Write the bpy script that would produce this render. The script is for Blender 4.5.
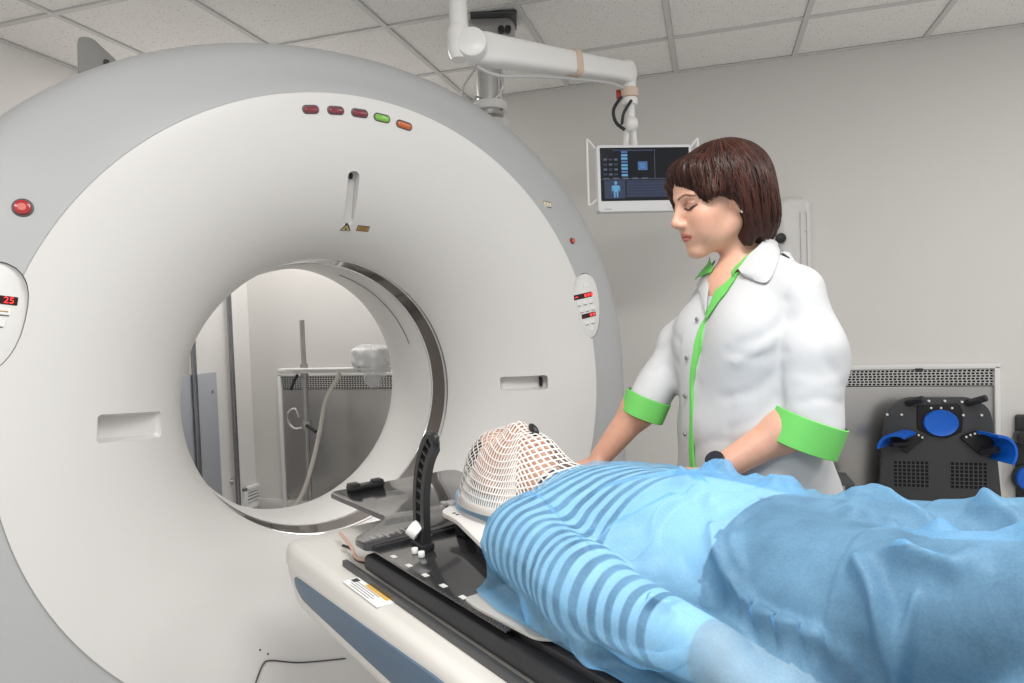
import bpy, bmesh, math, random
import numpy as np
from mathutils import Vector, Matrix
random.seed(7); rng = np.random.default_rng(7)
S = bpy.context.scene
COL = S.collection
for o in list(bpy.data.objects): bpy.data.objects.remove(o)

# ------------------------------------------------------------------ camera
FPX, YAW, PITCH, ROLL, CAMH = 670.0, .2912, .0327, .0354, 1.23
def cam_axes():
    f = np.array([-math.sin(YAW)*math.cos(PITCH), math.cos(YAW)*math.cos(PITCH), -math.sin(PITCH)])
    r = np.array([math.cos(YAW), math.sin(YAW), 0]); u = np.cross(r, f)
    c, s = math.cos(ROLL), math.sin(ROLL)
    return c*r - s*u, c*u + s*r, f
CR, CU, CF = cam_axes()
cd = bpy.data.cameras.new('camera'); cam = bpy.data.objects.new('camera', cd); COL.objects.link(cam)
cd.sensor_width = 36; cd.lens = FPX/1024*36; cd.clip_start = .02
cam.matrix_world = Matrix(((CR[0], CU[0], -CF[0], 0), (CR[1], CU[1], -CF[1], 0), (CR[2], CU[2], -CF[2], CAMH), (0, 0, 0, 1)))
S.camera = cam
# ------------------------------------------------------------------ world, lights, exposure
wd = bpy.data.worlds.new('world'); S.world = wd; wd.use_nodes = True
wd.node_tree.nodes['Background'].inputs[0].default_value = (1, .99, .98, 1)
wd.node_tree.nodes['Background'].inputs[1].default_value = .55
S.view_settings.view_transform = 'Standard'; S.view_settings.look = 'None'
S.view_settings.exposure = 0.30; S.view_settings.gamma = 1.0; S.view_settings.use_curve_mapping = False
def area(name, loc, size, power, target=None, col=(1, .985, .96), size_y=None):
    l = bpy.data.lights.new(name, 'AREA'); l.energy = power; l.color = col
    l.shape = 'RECTANGLE'; l.size = size; l.size_y = size_y or size
    o = bpy.data.objects.new(name, l); COL.objects.link(o); o.location = loc
    if target is not None: o.rotation_euler = (Vector(target)-Vector(loc)).to_track_quat('-Z', 'Y').to_euler()
    return o
area('ceiling_lamp_front', (.25, .55, 2.52), 1.2, 36, size_y=.6)
area('ceiling_lamp_left', (-1.0, -.9, 2.52), 1.2, 32, size_y=.6)
area('ceiling_lamp_right', (2.0, 1.9, 2.52), .6, 22, size_y=1.2)
area('ceiling_lamp_rear', (-2.3, 3.3, 2.52), .6, 16, size_y=.5)

# ------------------------------------------------------------------ frames: L = scanner frame (x out of the bore, y across, z up), W = room
TH = math.radians(-37.0); OC = np.array([-1.0155, 1.868, 0.0]); ISO = .981
TX = np.array([math.cos(TH), math.sin(TH), 0]); UX = np.array([-math.sin(TH), math.cos(TH), 0])
def L2W(P): P = np.asarray(P, float); return OC + P[..., 0:1]*TX + P[..., 1:2]*UX + P[..., 2:3]*np.array([0, 0, 1.])
def W2L(P): Q = np.asarray(P, float)-OC; return np.stack([Q@TX, Q@UX, Q[..., 2]], -1)
CAML = W2L(np.array([0, 0, CAMH]))
def rayW(px, py): return CF + (px-512)/FPX*CR - (py-341.5)/FPX*CU
def rayL(px, py): d = rayW(px, py); return np.array([d@TX, d@UX, d[2]])
def onW(px, py, n, d):                                # pixel onto a room plane
    n = np.array(n, float); r = rayW(px, py); C0 = np.array([0, 0, CAMH])
    return C0 + (d-n@C0)/(n@r)*r
def onL(px, py, axis, d): r = rayL(px, py); return CAML + (d-CAML[axis])/r[axis]*r

# ------------------------------------------------------------------ object helpers
INFO = {}
def _tag(o, label=None, cat=None, group=None, kind=None):
    if label: o['label'] = label
    if cat: o['category'] = cat
    if group: o['group'] = group
    if kind: o['kind'] = kind
    return o
def thing(name, label, cat, loc=(0, 0, 0), frame='L', group=None):
    o = bpy.data.objects.new(name, None); COL.objects.link(o); o.empty_display_size = .05
    loc = np.array(loc, float)
    if frame == 'L': o.location = L2W(loc); o.rotation_euler = (0, 0, TH)
    else: o.location = loc
    INFO[o.name] = (loc, frame)
    return _tag(o, label, cat, group)
def sharp(me, ang):
    me.polygons.foreach_set('use_smooth', [True]*len(me.polygons))
    if ang is not None: me.set_sharp_from_angle(angle=math.radians(ang))
def obj(name, geo, m, parent=None, loc=None, frame='L', smooth=35, label=None, cat=None, group=None, kind=None, mats=None, fm=None):
    V, F = geo; V = np.asarray(V, float)
    if parent is not None: loc, frame = INFO[parent.name]
    elif loc is None: loc = np.zeros(3)
    loc = np.array(loc, float)
    me = bpy.data.meshes.new(name); me.from_pydata((V-loc).tolist(), [], [list(map(int, f)) for f in F])
    for mm in (mats or [m]): me.materials.append(mm)
    if fm is not None: me.polygons.foreach_set('material_index', np.asarray(fm, dtype=np.int32))
    if smooth is not None: sharp(me, smooth)
    me.update()
    o = bpy.data.objects.new(name, me); COL.objects.link(o)
    if parent is not None: o.parent = parent
    elif frame == 'L': o.location = L2W(loc); o.rotation_euler = (0, 0, TH)
    else: o.location = loc
    INFO[o.name] = (loc, frame)
    return _tag(o, label, cat, group, kind)

# ------------------------------------------------------------------ geometry helpers -> (V, F)
def merge(*gs):
    V, F, n = [], [], 0
    for v, f in gs:
        v = np.asarray(v, float).reshape(-1, 3)
        V.append(v); F += [[i+n for i in q] for q in f]; n += len(v)
    return np.vstack(V), F
def xf(g, M=None, t=None):
    V = np.asarray(g[0], float)
    if M is not None: V = V@np.asarray(M, float).T
    if t is not None: V = V+np.asarray(t, float)
    return V, g[1]
def rotz(a): c, s = math.cos(a), math.sin(a); return np.array([[c, -s, 0], [s, c, 0], [0, 0, 1]])
def rotx(a): c, s = math.cos(a), math.sin(a); return np.array([[1, 0, 0], [0, c, -s], [0, s, c]])
def roty(a): c, s = math.cos(a), math.sin(a); return np.array([[c, 0, s], [0, 1, 0], [-s, 0, c]])
def frameM(z, xhint=(1, 0, 0)):
    z = np.asarray(z, float); z = z/np.linalg.norm(z); x = np.asarray(xhint, float); x = x-z*(x@z); x /= np.linalg.norm(x)
    return np.stack([x, np.cross(z, x), z], 1)
def bm_out(bm):
    bm.verts.ensure_lookup_table(); bm.verts.index_update()
    V = np.array([v.co[:] for v in bm.verts]); F = [[v.index for v in f.verts] for f in bm.faces]; bm.free(); return V, F
def box(c, s, bev=0, seg=2):
    bm = bmesh.new(); bmesh.ops.create_cube(bm, size=1); bmesh.ops.scale(bm, vec=s, verts=bm.verts)
    if bev: bmesh.ops.bevel(bm, geom=bm.edges[:], offset=bev, segments=seg, affect='EDGES', profile=.5)
    V, F = bm_out(bm); return V+np.array(c, float), F
def loft(rings, cap=True, closed=True):
    R = [np.asarray(r, float) for r in rings]; n = len(R[0]); V = np.vstack(R); F = []
    for i in range(len(R)-1):
        for j in range(n if closed else n-1):
            k = (j+1) % n; F.append([i*n+j, i*n+k, (i+1)*n+k, (i+1)*n+j])
    if cap: F.append(list(range(n))[::-1]); F.append([(len(R)-1)*n+j for j in range(n)])
    return V, F
def circ(c, ax, r, n=16, r2=None, xh=(0, 0, 1)):
    ax = np.asarray(ax, float)
    if abs(np.dot(ax/np.linalg.norm(ax), xh)) > .95: xh = (1, 0, 0)
    M = frameM(ax, xh); a = np.linspace(0, 2*math.pi, n, endpoint=False)
    return np.asarray(c, float)+np.outer(np.cos(a)*r, M[:, 0])+np.outer(np.sin(a)*(r2 or r), M[:, 1])
def cyl(a, b, r, r2=None, n=20, bev=0):
    a = np.asarray(a, float); b = np.asarray(b, float); d = b-a; r2 = r if r2 is None else r2
    if bev:
        e = d/np.linalg.norm(d)*bev
        return loft([circ(a, d, r-bev, n), circ(a+e*.3, d, r-bev*.3, n), circ(a+e, d, r, n), circ(b-e, d, r2, n), circ(b-e*.3, d, r2-bev*.3, n), circ(b, d, r2-bev, n)])
    return loft([circ(a, d, r, n), circ(b, d, r2, n)])
def spline(pts, n=40):
    P = np.asarray(pts, float); m = len(P); out = []
    for k in range(m-1):
        p0, p1, p2, p3 = P[max(k-1, 0)], P[k], P[k+1], P[min(k+2, m-1)]
        for s in np.linspace(0, 1, max(2, n//(m-1)), endpoint=False):
            out.append(.5*((2*p1)+(-p0+p2)*s+(2*p0-5*p1+4*p2-p3)*s*s+(-p0+3*p1-3*p2+p3)*s**3))
    out.append(P[-1]); return np.array(out)
def tube(path, r, n=10, r_end=None):
    P = np.asarray(path, float); rings = []; T = np.gradient(P, axis=0); T /= np.linalg.norm(T, axis=1)[:, None]
    x = np.array([0, 0, 1.]) if abs(T[0][2]) < .9 else np.array([1., 0, 0])
    rr = np.full(len(P), r) if np.isscalar(r) else np.asarray(r)
    if r_end is not None: rr = np.linspace(r, r_end, len(P))
    a = np.linspace(0, 2*math.pi, n, endpoint=False)
    for p, t, q in zip(P, T, rr):
        x = x-t*(x@t); x /= np.linalg.norm(x); y = np.cross(t, x)
        rings.append(p+np.outer(np.cos(a)*q, x)+np.outer(np.sin(a)*q, y))
    return loft(rings)
def sphere(c, r, nu=20, nv=12):
    r = np.array([r]*3 if np.isscalar(r) else r, float); rings = []
    for i in range(nv+1):
        p = math.pi*(i/nv); p = min(max(p, .02), math.pi-.02); a = np.linspace(0, 2*math.pi, nu, endpoint=False)
        rings.append(np.stack([np.cos(a)*math.sin(p), np.sin(a)*math.sin(p), np.full(nu, -math.cos(p))], 1)*r+np.array(c))
    return loft(rings)
def prism(poly, h0, h1, M=None, o=(0, 0, 0), bev=0, seg=2):
    """poly: 2-D outline in the plane of M's first two columns, extruded h0..h1 along the third; bev rounds the h1 rim"""
    P = np.asarray(poly, float); A = 0.5*np.sum(P[:, 0]*np.roll(P[:, 1], -1)-np.roll(P[:, 0], -1)*P[:, 1])
    if A < 0: P = P[::-1]
    n = len(P); rings = [np.c_[P, np.full(n, h0)]]
    if bev:
        e = np.roll(P, -1, 0)-P; e /= np.linalg.norm(e, axis=1)[:, None]+1e-12; nn = np.c_[e[:, 1], -e[:, 0]]
        vn = nn+np.roll(nn, 1, 0); vn /= (np.linalg.norm(vn, axis=1)[:, None]+1e-12)
        for k in range(seg+1):
            a = k/seg*math.pi/2; rings.append(np.c_[P-vn*bev*(1-math.cos(a)), np.full(n, h1-bev+bev*math.sin(a))])
    else: rings.append(np.c_[P, np.full(n, h1)])
    V, F = loft(rings)
    if M is not None: V = V@np.asarray(M).T
    return V+np.array(o, float), F
def rrect(w, h, r, n=6):
    out = []
    for cx, cy, a0 in ((w/2-r, h/2-r, 0), (-w/2+r, h/2-r, 90), (-w/2+r, -h/2+r, 180), (w/2-r, -h/2+r, 270)):
        for k in range(n+1):
            a = math.radians(a0+90*k/n); out.append((cx+r*math.cos(a), cy+r*math.sin(a)))
    return np.array(out)
def rpoly(pts, r, n=5):
    """polygon with rounded corners"""
    P = np.asarray(pts, float); out = []; m = len(P)
    for i in range(m):
        a, b, c = P[i-1], P[i], P[(i+1) % m]; d1 = (a-b); d2 = (c-b); l1 = np.linalg.norm(d1); l2 = np.linalg.norm(d2)
        rr = min(r if np.isscalar(r) else r[i], l1*.45, l2*.45); p = b+d1/l1*rr; q = b+d2/l2*rr
        for s in np.linspace(0, 1, n+1): out.append((1-s)**2*p+2*s*(1-s)*b+s*s*q)
    return np.array(out)
def text_geo(s, h):
    cu = bpy.data.curves.new('t', 'FONT'); cu.body = s; cu.size = h; cu.align_x = 'CENTER'; cu.align_y = 'CENTER'; cu.extrude = .0002
    o = bpy.data.objects.new('t', cu); COL.objects.link(o); dg = bpy.context.evaluated_depsgraph_get()
    me = bpy.data.meshes.new_from_object(o.evaluated_get(dg)); V = np.array([v.co[:] for v in me.vertices]); F = [list(p.vertices) for p in me.polygons]
    bpy.data.objects.remove(o); bpy.data.curves.remove(cu); bpy.data.meshes.remove(me); return V, F
def boolean(geo, cutters):
    def mk(g):
        me = bpy.data.meshes.new('b'); me.from_pydata(np.asarray(g[0]).tolist(), [], [list(map(int, f)) for f in g[1]])
        bm = bmesh.new(); bm.from_mesh(me); bmesh.ops.recalc_face_normals(bm, faces=bm.faces); bm.to_mesh(me); bm.free()
        o = bpy.data.objects.new('b', me); COL.objects.link(o); return o
    o = mk(geo); cs = [mk(c) for c in cutters]
    for c in cs:
        md = o.modifiers.new('b', 'BOOLEAN'); md.operation = 'DIFFERENCE'; md.solver = 'EXACT'; md.object = c
    dg = bpy.context.evaluated_depsgraph_get(); me = bpy.data.meshes.new_from_object(o.evaluated_get(dg))
    V = np.array([v.co[:] for v in me.vertices]); F = [list(p.vertices) for p in me.polygons]
    for q in [o]+cs: mq = q.data; bpy.data.objects.remove(q); bpy.data.meshes.remove(mq)
    bpy.data.meshes.remove(me); return V, F

# ------------------------------------------------------------------ signed-distance modelling (smooth unions, meshed by surface nets)
def sd_ell(P, c, r, M=None):
    Q = P-np.asarray(c, np.float32)
    if M is not None: Q = Q@np.asarray(M, np.float32)
    r = np.asarray(r, np.float32); k0 = np.sqrt(((Q/r)**2).sum(-1)); k1 = np.sqrt(((Q/(r*r))**2).sum(-1))
    return k0*(k0-1)/np.maximum(k1, 1e-6)
def sd_cap(P, a, b, r1, r2=None, sq=None):
    """tapered capsule; sq = (axis, factor) flattens along an axis"""
    r2 = r1 if r2 is None else r2; a = np.asarray(a, np.float32); b = np.asarray(b, np.float32); ba = b-a
    h = np.clip(((P-a)@ba)/(ba@ba), 0, 1); D = P-a-h[..., None]*ba
    if sq is not None:
        ax = np.asarray(sq[0], np.float32); ax = ax/np.linalg.norm(ax); D = D+(D@ax)[..., None]*ax*(sq[1]-1)
    return np.sqrt((D**2).sum(-1))-(r1+(r2-r1)*h)
def sd_box(P, c, s, r, M=None):
    Q = P-np.asarray(c, np.float32)
    if M is not None: Q = Q@np.asarray(M, np.float32)
    q = np.abs(Q)-np.asarray(s, np.float32)+r
    return np.sqrt((np.maximum(q, 0)**2).sum(-1))+np.minimum(q.max(-1), 0)-r
def smin(a, b, k): h = np.maximum(k-np.abs(a-b), 0)/k; return np.minimum(a, b)-h*h*k*.25
def smax(a, b, k): return -smin(-a, -b, k)
def nets(f, lo, hi, h):
    lo = np.asarray(lo, float); n = np.ceil((np.asarray(hi)-lo)/h).astype(int)+1
    ax = [lo[i]+h*np.arange(n[i]) for i in range(3)]
    val = np.empty(n, np.float32); B = 12                 # coarse cull: only blocks near the surface are evaluated
    nb = -(-n//B); cen = np.stack(np.meshgrid(*[lo[i]+h*(np.arange(nb[i])*B+(B-1)/2) for i in range(3)], indexing='ij'), -1).astype(np.float32)
    dc = f(cen); rad = h*B*.87*1.6+.006
    for bi in np.ndindex(*nb):
        s_ = tuple(slice(bi[i]*B, min(bi[i]*B+B, n[i])) for i in range(3))
        if abs(dc[bi]) > rad: val[s_] = 1. if dc[bi] > 0 else -1.
        else: val[s_] = f(np.stack(np.meshgrid(*[ax[i][s_[i]] for i in range(3)], indexing='ij'), -1).astype(np.float32))
    for i in range(3):                                # close at the bounds
        sl = [slice(None)]*3
        for e in (0, -1): sl[i] = e; val[tuple(sl)] = np.maximum(val[tuple(sl)], 1e-3)
    ins = val < 0; cn = n-1; pos = np.zeros((*cn, 3), np.float32); cnt = np.zeros(cn, np.int32)
    offs = [(0, 0, 0), (1, 0, 0), (0, 1, 0), (1, 1, 0), (0, 0, 1), (1, 0, 1), (0, 1, 1), (1, 1, 1)]
    sl = lambda o: tuple(slice(o[i], o[i]+cn[i]) for i in range(3))
    for a in offs:
        for k in range(3):
            if a[k]: continue
            b = list(a); b[k] = 1; va, vb = val[sl(a)], val[sl(b)]; m = (va < 0) != (vb < 0)
            t = np.where(m, va/np.where(m, va-vb, 1), 0)
            for c in range(3): pos[..., c] += np.where(m, a[c]+(t if c == k else 0), 0)
            cnt += m
    act = cnt > 0; vid = np.full(cn, -1, np.int64); vid[act] = np.arange(act.sum())
    base = np.argwhere(act); V = lo+h*(base+pos[act]/cnt[act][:, None]); F = []
    for k in range(3):
        i, j = [(1, 2), (2, 0), (0, 1)][k]
        A = [slice(1, -1)]*3; A[k] = slice(0, n[k]-1); B = list(A); B[k] = slice(1, n[k])
        e0, e1 = ins[tuple(A)], ins[tuple(B)]; m = e0 != e1; idx = np.argwhere(m); off = np.ones(3, int); off[k] = 0; idx = idx+off
        def cell(di, dj): q = idx.copy(); q[:, i] -= di; q[:, j] -= dj; return vid[q[:, 0], q[:, 1], q[:, 2]]
        Q = np.stack([cell(1, 1), cell(0, 1), cell(0, 0), cell(1, 0)], 1); fl = ~e0[m]
        Q[fl] = Q[fl][:, ::-1]; F.append(Q)
    return V, np.vstack(F)
def relax(V, F, it=2, w=.5):
    F = np.asarray(F); E = np.vstack([F[:, [i, (i+1) % F.shape[1]]] for i in range(F.shape[1])]); E = np.vstack([E, E[:, ::-1]]); V = np.array(V, float)
    d = np.bincount(E[:, 0], minlength=len(V))[:, None]
    for _ in range(it):
        s = np.stack([np.bincount(E[:, 0], V[E[:, 1], c], len(V)) for c in range(3)], 1); V = V*(1-w)+w*s/np.maximum(d, 1)
    return V, F
def grad(f, P, e=1e-3):
    P = np.asarray(P, np.float32); g = np.stack([f(P+np.eye(3, dtype=np.float32)[i]*e)-f(P-np.eye(3, dtype=np.float32)[i]*e) for i in range(3)], -1)
    return g/np.maximum(np.linalg.norm(g, axis=-1, keepdims=True), 1e-9)
def march(f, o, d, tmax=1.0, off=0.0):
    """sphere-trace rays o + s d against f == off"""
    o = np.asarray(o, np.float32); d = np.asarray(d, np.float32); d = d/np.linalg.norm(d, axis=-1, keepdims=True); s = np.zeros(len(o), np.float32)
    for _ in range(90): s = np.clip(s+.7*(f(o+s[:, None]*d)-off), 0, tmax)
    return o+s[:, None]*d

# ------------------------------------------------------------------ materials
MC = {}
def mat(name, col, rough=.5, metal=0, var=0, vscale=6, bump=0, bscale=200, emit=0, coat=0, spec=.5, trans=0, ior=1.45, sss=0):
    if name in MC: return MC[name]
    m = bpy.data.materials.new(name); m.use_nodes = True; nt = m.node_tree; b = nt.nodes['Principled BSDF']; MC[name] = m
    b.inputs['Base Color'].default_value = (*col, 1); b.inputs['Roughness'].default_value = rough; b.inputs['Metallic'].default_value = metal
    b.inputs['Specular IOR Level'].default_value = spec; b.inputs['Coat Weight'].default_value = coat; b.inputs['Transmission Weight'].default_value = trans; b.inputs['IOR'].default_value = ior
    if sss: b.inputs['Subsurface Weight'].default_value = sss; b.inputs['Subsurface Radius'].default_value = (.012, .005, .003); b.inputs['Subsurface Scale'].default_value = 1
    if emit: b.inputs['Emission Color'].default_value = (*col, 1); b.inputs['Emission Strength'].default_value = emit
    if var or bump: tc = nt.nodes.new('ShaderNodeTexCoord')
    if var:
        n = nt.nodes.new('ShaderNodeTexNoise'); n.inputs['Scale'].default_value = vscale; n.inputs['Detail'].default_value = 5
        r = nt.nodes.new('ShaderNodeMapRange'); r.inputs[3].default_value = 1-var; r.inputs[4].default_value = 1+var
        x = nt.nodes.new('ShaderNodeMix'); x.data_type = 'RGBA'; x.blend_type = 'MULTIPLY'; x.inputs[0].default_value = 1
        x.inputs[6].default_value = (*col, 1); nt.links.new(tc.outputs['Object'], n.inputs['Vector']); nt.links.new(n.outputs[0], r.inputs[0])
        nt.links.new(r.outputs[0], x.inputs[7]); nt.links.new(x.outputs[2], b.inputs['Base Color'])
    if bump:
        n = nt.nodes.new('ShaderNodeTexNoise'); n.inputs['Scale'].default_value = bscale; n.inputs['Detail'].default_value = 3
        k = nt.nodes.new('ShaderNodeBump'); k.inputs['Strength'].default_value = bump; k.inputs['Distance'].default_value = .002
        nt.links.new(tc.outputs['Object'], n.inputs['Vector']); nt.links.new(n.outputs[0], k.inputs['Height']); nt.links.new(k.outputs[0], b.inputs['Normal'])
    return m
def nd(nt, t, **kw):
    n = nt.nodes.new(t)
    for k, v in kw.items(): setattr(n, k, v)
    return n
white_plastic = mat('white_plastic', (.70, .69, .675), .34, var=.015, vscale=3)
couch_white = mat('couch_cream_plastic', (.64, .62, .585), .38, var=.02)
shell_grey = mat('shell_light_grey', (.45, .457, .465), .42, var=.015)
metal_paint = mat('arm_white_enamel', (.80, .79, .77), .3)
chrome = mat('chrome', (.75, .75, .76), .16, 1)
steel = mat('brushed_steel', (.42, .41, .40), .32, .95, var=.12, vscale=3)
black_plastic = mat('black_plastic', (.018, .018, .02), .38, bump=.1, bscale=400)
dark_grey = mat('dark_grey_plastic', (.06, .062, .066), .45)
white_knob = mat('white_knob', (.82, .82, .80), .3)
tape_tan = mat('tan_tape', (.66, .52, .42), .7)
paper = mat('white_paper', (.85, .85, .85), .8)
# ================================================================== the room
CEIL = 2.547; XL = -3.0; YB = 3.83; XR = 3.2; YF = -2.2
def wall_material():
    m = mat('wall_grey_paint', (.70, .68, .655), .75, bump=.15, bscale=90, var=.012, vscale=1.2); return m
wm = wall_material()
obj('wall_back', box(((XL+XR)/2, YB+.06, CEIL/2+.06), (XR-XL+.24, .12, CEIL+.12)), wm, frame='W', smooth=None, kind='structure')
obj('wall_left', box((XL-.06, (YF+YB)/2, CEIL/2+.06), (.12, YB-YF, CEIL+.12)), mat('wall_left_white_paint', (.82, .80, .78), .7, bump=.15, bscale=90), frame='W', smooth=None, kind='structure')
flm = mat('floor_linoleum', (.56, .555, .54), .4, var=.06, vscale=5)
obj('floor', box(((XL+XR)/2, (YF+YB)/2, -.06), (XR-XL+.24, YB-YF+.24, .12)), flm, frame='W', smooth=None, kind='structure')
# baseboards
obj('baseboard_back', box(((XL+XR)/2, YB-.008, .04), (XR-XL, .016, .08), .004), mat('baseboard_white', (.7, .69, .67), .5), frame='W', kind='structure')
obj('baseboard_left', box((XL+.008, (YF+YB)/2, .04), (.016, YB-YF-.04, .08), .004), MC['baseboard_white'], frame='W', kind='structure')
# suspended ceiling: slab above, tiles and T-bars as pieces
ceilm = mat('ceiling_plenum', (.7, .69, .67), .8)
ceil = obj('ceiling', box(((XL+XR)/2, (YF+YB)/2, CEIL+.07), (XR-XL+.24, YB-YF+.24, .08)), ceilm, frame='W', smooth=None, kind='structure')
def tile_material():
    m = bpy.data.materials.new('mineral_tile'); m.use_nodes = True; nt = m.node_tree; b = nt.nodes['Principled BSDF']; b.inputs['Roughness'].default_value = .85
    tc = nd(nt, 'ShaderNodeTexCoord'); n = nd(nt, 'ShaderNodeTexNoise'); n.inputs['Scale'].default_value = 120; n.inputs['Detail'].default_value = 2.5
    mp = nd(nt, 'ShaderNodeMapping'); mp.inputs['Scale'].default_value = (1, .55, 1)
    r = nd(nt, 'ShaderNodeValToRGB'); r.color_ramp.elements[0].position = .28; r.color_ramp.elements[0].color = (.52, .50, .47, 1); r.color_ramp.elements[1].position = .40; r.color_ramp.elements[1].color = (.90, .885, .86, 1)
    k = nd(nt, 'ShaderNodeBump'); k.inputs['Strength'].default_value = .5; k.inputs['Distance'].default_value = .004
    L = nt.links.new; L(tc.outputs['Object'], mp.inputs[0]); L(mp.outputs[0], n.inputs['Vector']); L(n.outputs[0], r.inputs[0]); L(r.outputs[0], b.inputs['Base Color']); L(n.outputs[0], k.inputs['Height']); L(k.outputs[0], b.inputs['Normal'])
    return m
tm = tile_material(); tbm = mat('t_bar_enamel', (.66, .655, .64), .45)
xs = [-.157+.6*k for k in range(-4, 6)]; ys = [3.349-.6*k for k in range(0, 6)]
xe = [XL]+xs+[XR]; ye = [YB]+ys
TILE = {}
for i in range(len(xe)-1):
    for j in range(len(ye)-1):
        w, d = xe[i+1]-xe[i], ye[j]-ye[j+1]; key = (round(w, 3), round(d, 3))
        cx, cy = (xe[i]+xe[i+1])/2, (ye[j]+ye[j+1])/2
        if key not in TILE:
            V, F = box((0, 0, 0), (w-.022, d-.022, .016), .004, 1)
            me = bpy.data.meshes.new('ceiling_tile'); me.from_pydata(V.tolist(), [], F); me.materials.append(tm); TILE[key] = me
        o = bpy.data.objects.new('ceiling_tile', TILE[key]); COL.objects.link(o); o.parent = ceil
        o.location = (cx, cy, CEIL+.013)
for x in xs: obj('ceiling_bar', box((x, (ys[-1]+YB)/2, CEIL+.002), (.024, YB-ys[-1], .01)), tbm, ceil, smooth=None)
for y in ys: obj('ceiling_bar', box(((XL+XR)/2, y, CEIL+.0025), (XR-XL, .024, .009)), tbm, ceil, smooth=None)
obj('wall_angle', box(((XL+XR)/2, YB-.011, CEIL-.001), (XR-XL, .022, .006)), tbm, ceil, smooth=None)
obj('wall_angle', box((XL+.011, (ys[-1]+YB)/2, CEIL-.001), (.022, YB-ys[-1], .006)), tbm, ceil, smooth=None)

# wall cover panels: steel sheet with a perforated strip along the top, white frame round it
def steel_panel(x0, x1, label):
    t = thing('steel_wall_panel', label, 'wall panel', ((x0+x1)/2, YB, .0), 'W')
    y0 = YB-.001; zt = .905
    obj('sheet', box(((x0+x1)/2, y0-.012, .46), (x1-x0, .02, .72), .002), steel, t)
    # perforated strip: real holes in a lattice
    z0, z1 = .825, zt; px, pz = .019, .0135; V, F = [], []
    nx = int((x1-x0)/px); nz = 6; hz = (z1-z0)/nz; rx = (x1-x0)/nx
    for r in range(nz):
        for i in range(nx):
            cx = x0+(i+.5)*rx; cz = z0+(r+.5)*hz; off = rx*.25*(1 if r % 2 else -1); b = len(V)
            for sx, sz in ((-1, -1), (1, -1), (1, 1), (-1, 1)): V.append((cx+sx*rx/2, y0-.024, cz+sz*hz/2))
            for sx, sz in ((-1, -1), (1, -1), (1, 1), (-1, 1)): V.append((cx+off*.35+sx*rx*.34, y0-.024, cz+sz*hz*.33))
            for q in range(4): F.append([b+q, b+(q+1) % 4, b+4+(q+1) % 4, b+4+q])
    obj('perforated_strip', (V, F), mat('strip_steel', (.62, .61, .60), .3, .9), t, smooth=None)
    obj('strip_backing', box(((x0+x1)/2, y0-.006, .865), (x1-x0, .01, .09)), mat('duct_black', (.006, .006, .006), .9), t, smooth=None)
    fw = mat('panel_frame_white', (.76, .755, .74), .45)
    obj('frame_top', box(((x0+x1)/2, y0-.018, zt+.016), (x1-x0+.05, .036, .026), .004), fw, t)
    for x in (x0-.013, x1+.013): obj('frame_side', box((x, y0-.018, .475), (.024, .036, .89), .004), fw, t)
    return t
steel_panel(-.10, 1.312, 'steel wall cover panel with perforated strip, behind the black positioning board')
steel_panel(-2.745, -1.55, 'steel wall cover panel with perforated strip, seen through the scanner bore')
t = thing('latch', 'small black latch clipped on the top edge of the steel panel', 'latch', (.985, YB-.03, .905), 'W')
obj('clip', box((.985, YB-.045, .908), (.035, .02, .012), .004), black_plastic, t); obj('tongue', box((.985, YB-.06, .903), (.02, .012, .008), .002), black_plastic, t)

# ---- left wall, seen through the bore: grille, chrome rails, blue-grey lead board
Pg = onW(258, 510, (1, 0, 0), XL)
t = thing('vent_grille', 'white louvred ventilation grille low on the left wall', 'vent', (XL, Pg[1], .03), 'W')
gw, gh, gz = .30, .15, .105
for dy, sy, dz, sz in ((0, gw, gh/2-.012, .024), (0, gw, -gh/2+.012, .024), (-gw/2+.014, .028, 0, gh), (gw/2-.014, .028, 0, gh)):
    obj('frame', box((XL+.012, Pg[1]+dy, gz+dz), (.02, sy, sz), .003), paper, t)
obj('duct', box((XL+.003, Pg[1], gz), (.004, gw-.03, gh-.03)), black_plastic, t, smooth=None)
for k in range(5): obj('slat', xf(box((0, 0, 0), (.016, gw-.056, .003)), roty(.7), (XL+.014, Pg[1], gz-gh/2+.034+k*.021)), paper, t, smooth=None)
for px, py, lab in ((233, 400, 'tall chrome rail fixed along the left wall, nearer the corner'), (195, 400, 'tall chrome rail fixed along the left wall, farther from the corner')):
    P = onW(px, py, (1, 0, 0), XL+.04)
    t = thing('wall_rail', lab, 'rail', (XL+.04, P[1], 0), 'W')
    obj('rail_tube', cyl((XL+.045, P[1], .0), (XL+.045, P[1], 1.62 if px > 210 else 1.9), .016, n=16), mat('dark_chrome', (.30, .30, .32), .2, 1), t)
    for z in (.25, 1.46): obj('rail_bracket', merge(cyl((XL, P[1], z), (XL+.04, P[1], z), .01, n=10), cyl((XL, P[1], z), (XL+.006, P[1], z), .025, n=14)), chrome, t)
    obj('rail_cap', sphere((XL+.045, P[1], 1.62 if px > 210 else 1.9), .018, 12, 8), chrome, t)
Pa, Pb = onW(172, 372, (1, 0, 0), XL+.02), onW(215, 372, (1, 0, 0), XL+.02)
t = thing('lead_board', 'flat blue-grey protective board standing against the left wall', 'board', (XL+.02, (Pa[1]+Pb[1])/2, 0), 'W')
obj('board', box((XL+.018, (Pa[1]+Pb[1])/2, Pb[2]/2), (.024, abs(Pb[1]-Pa[1]), Pb[2]), .003), mat('board_bluegrey', (.42, .44, .48), .45), t)
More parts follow.
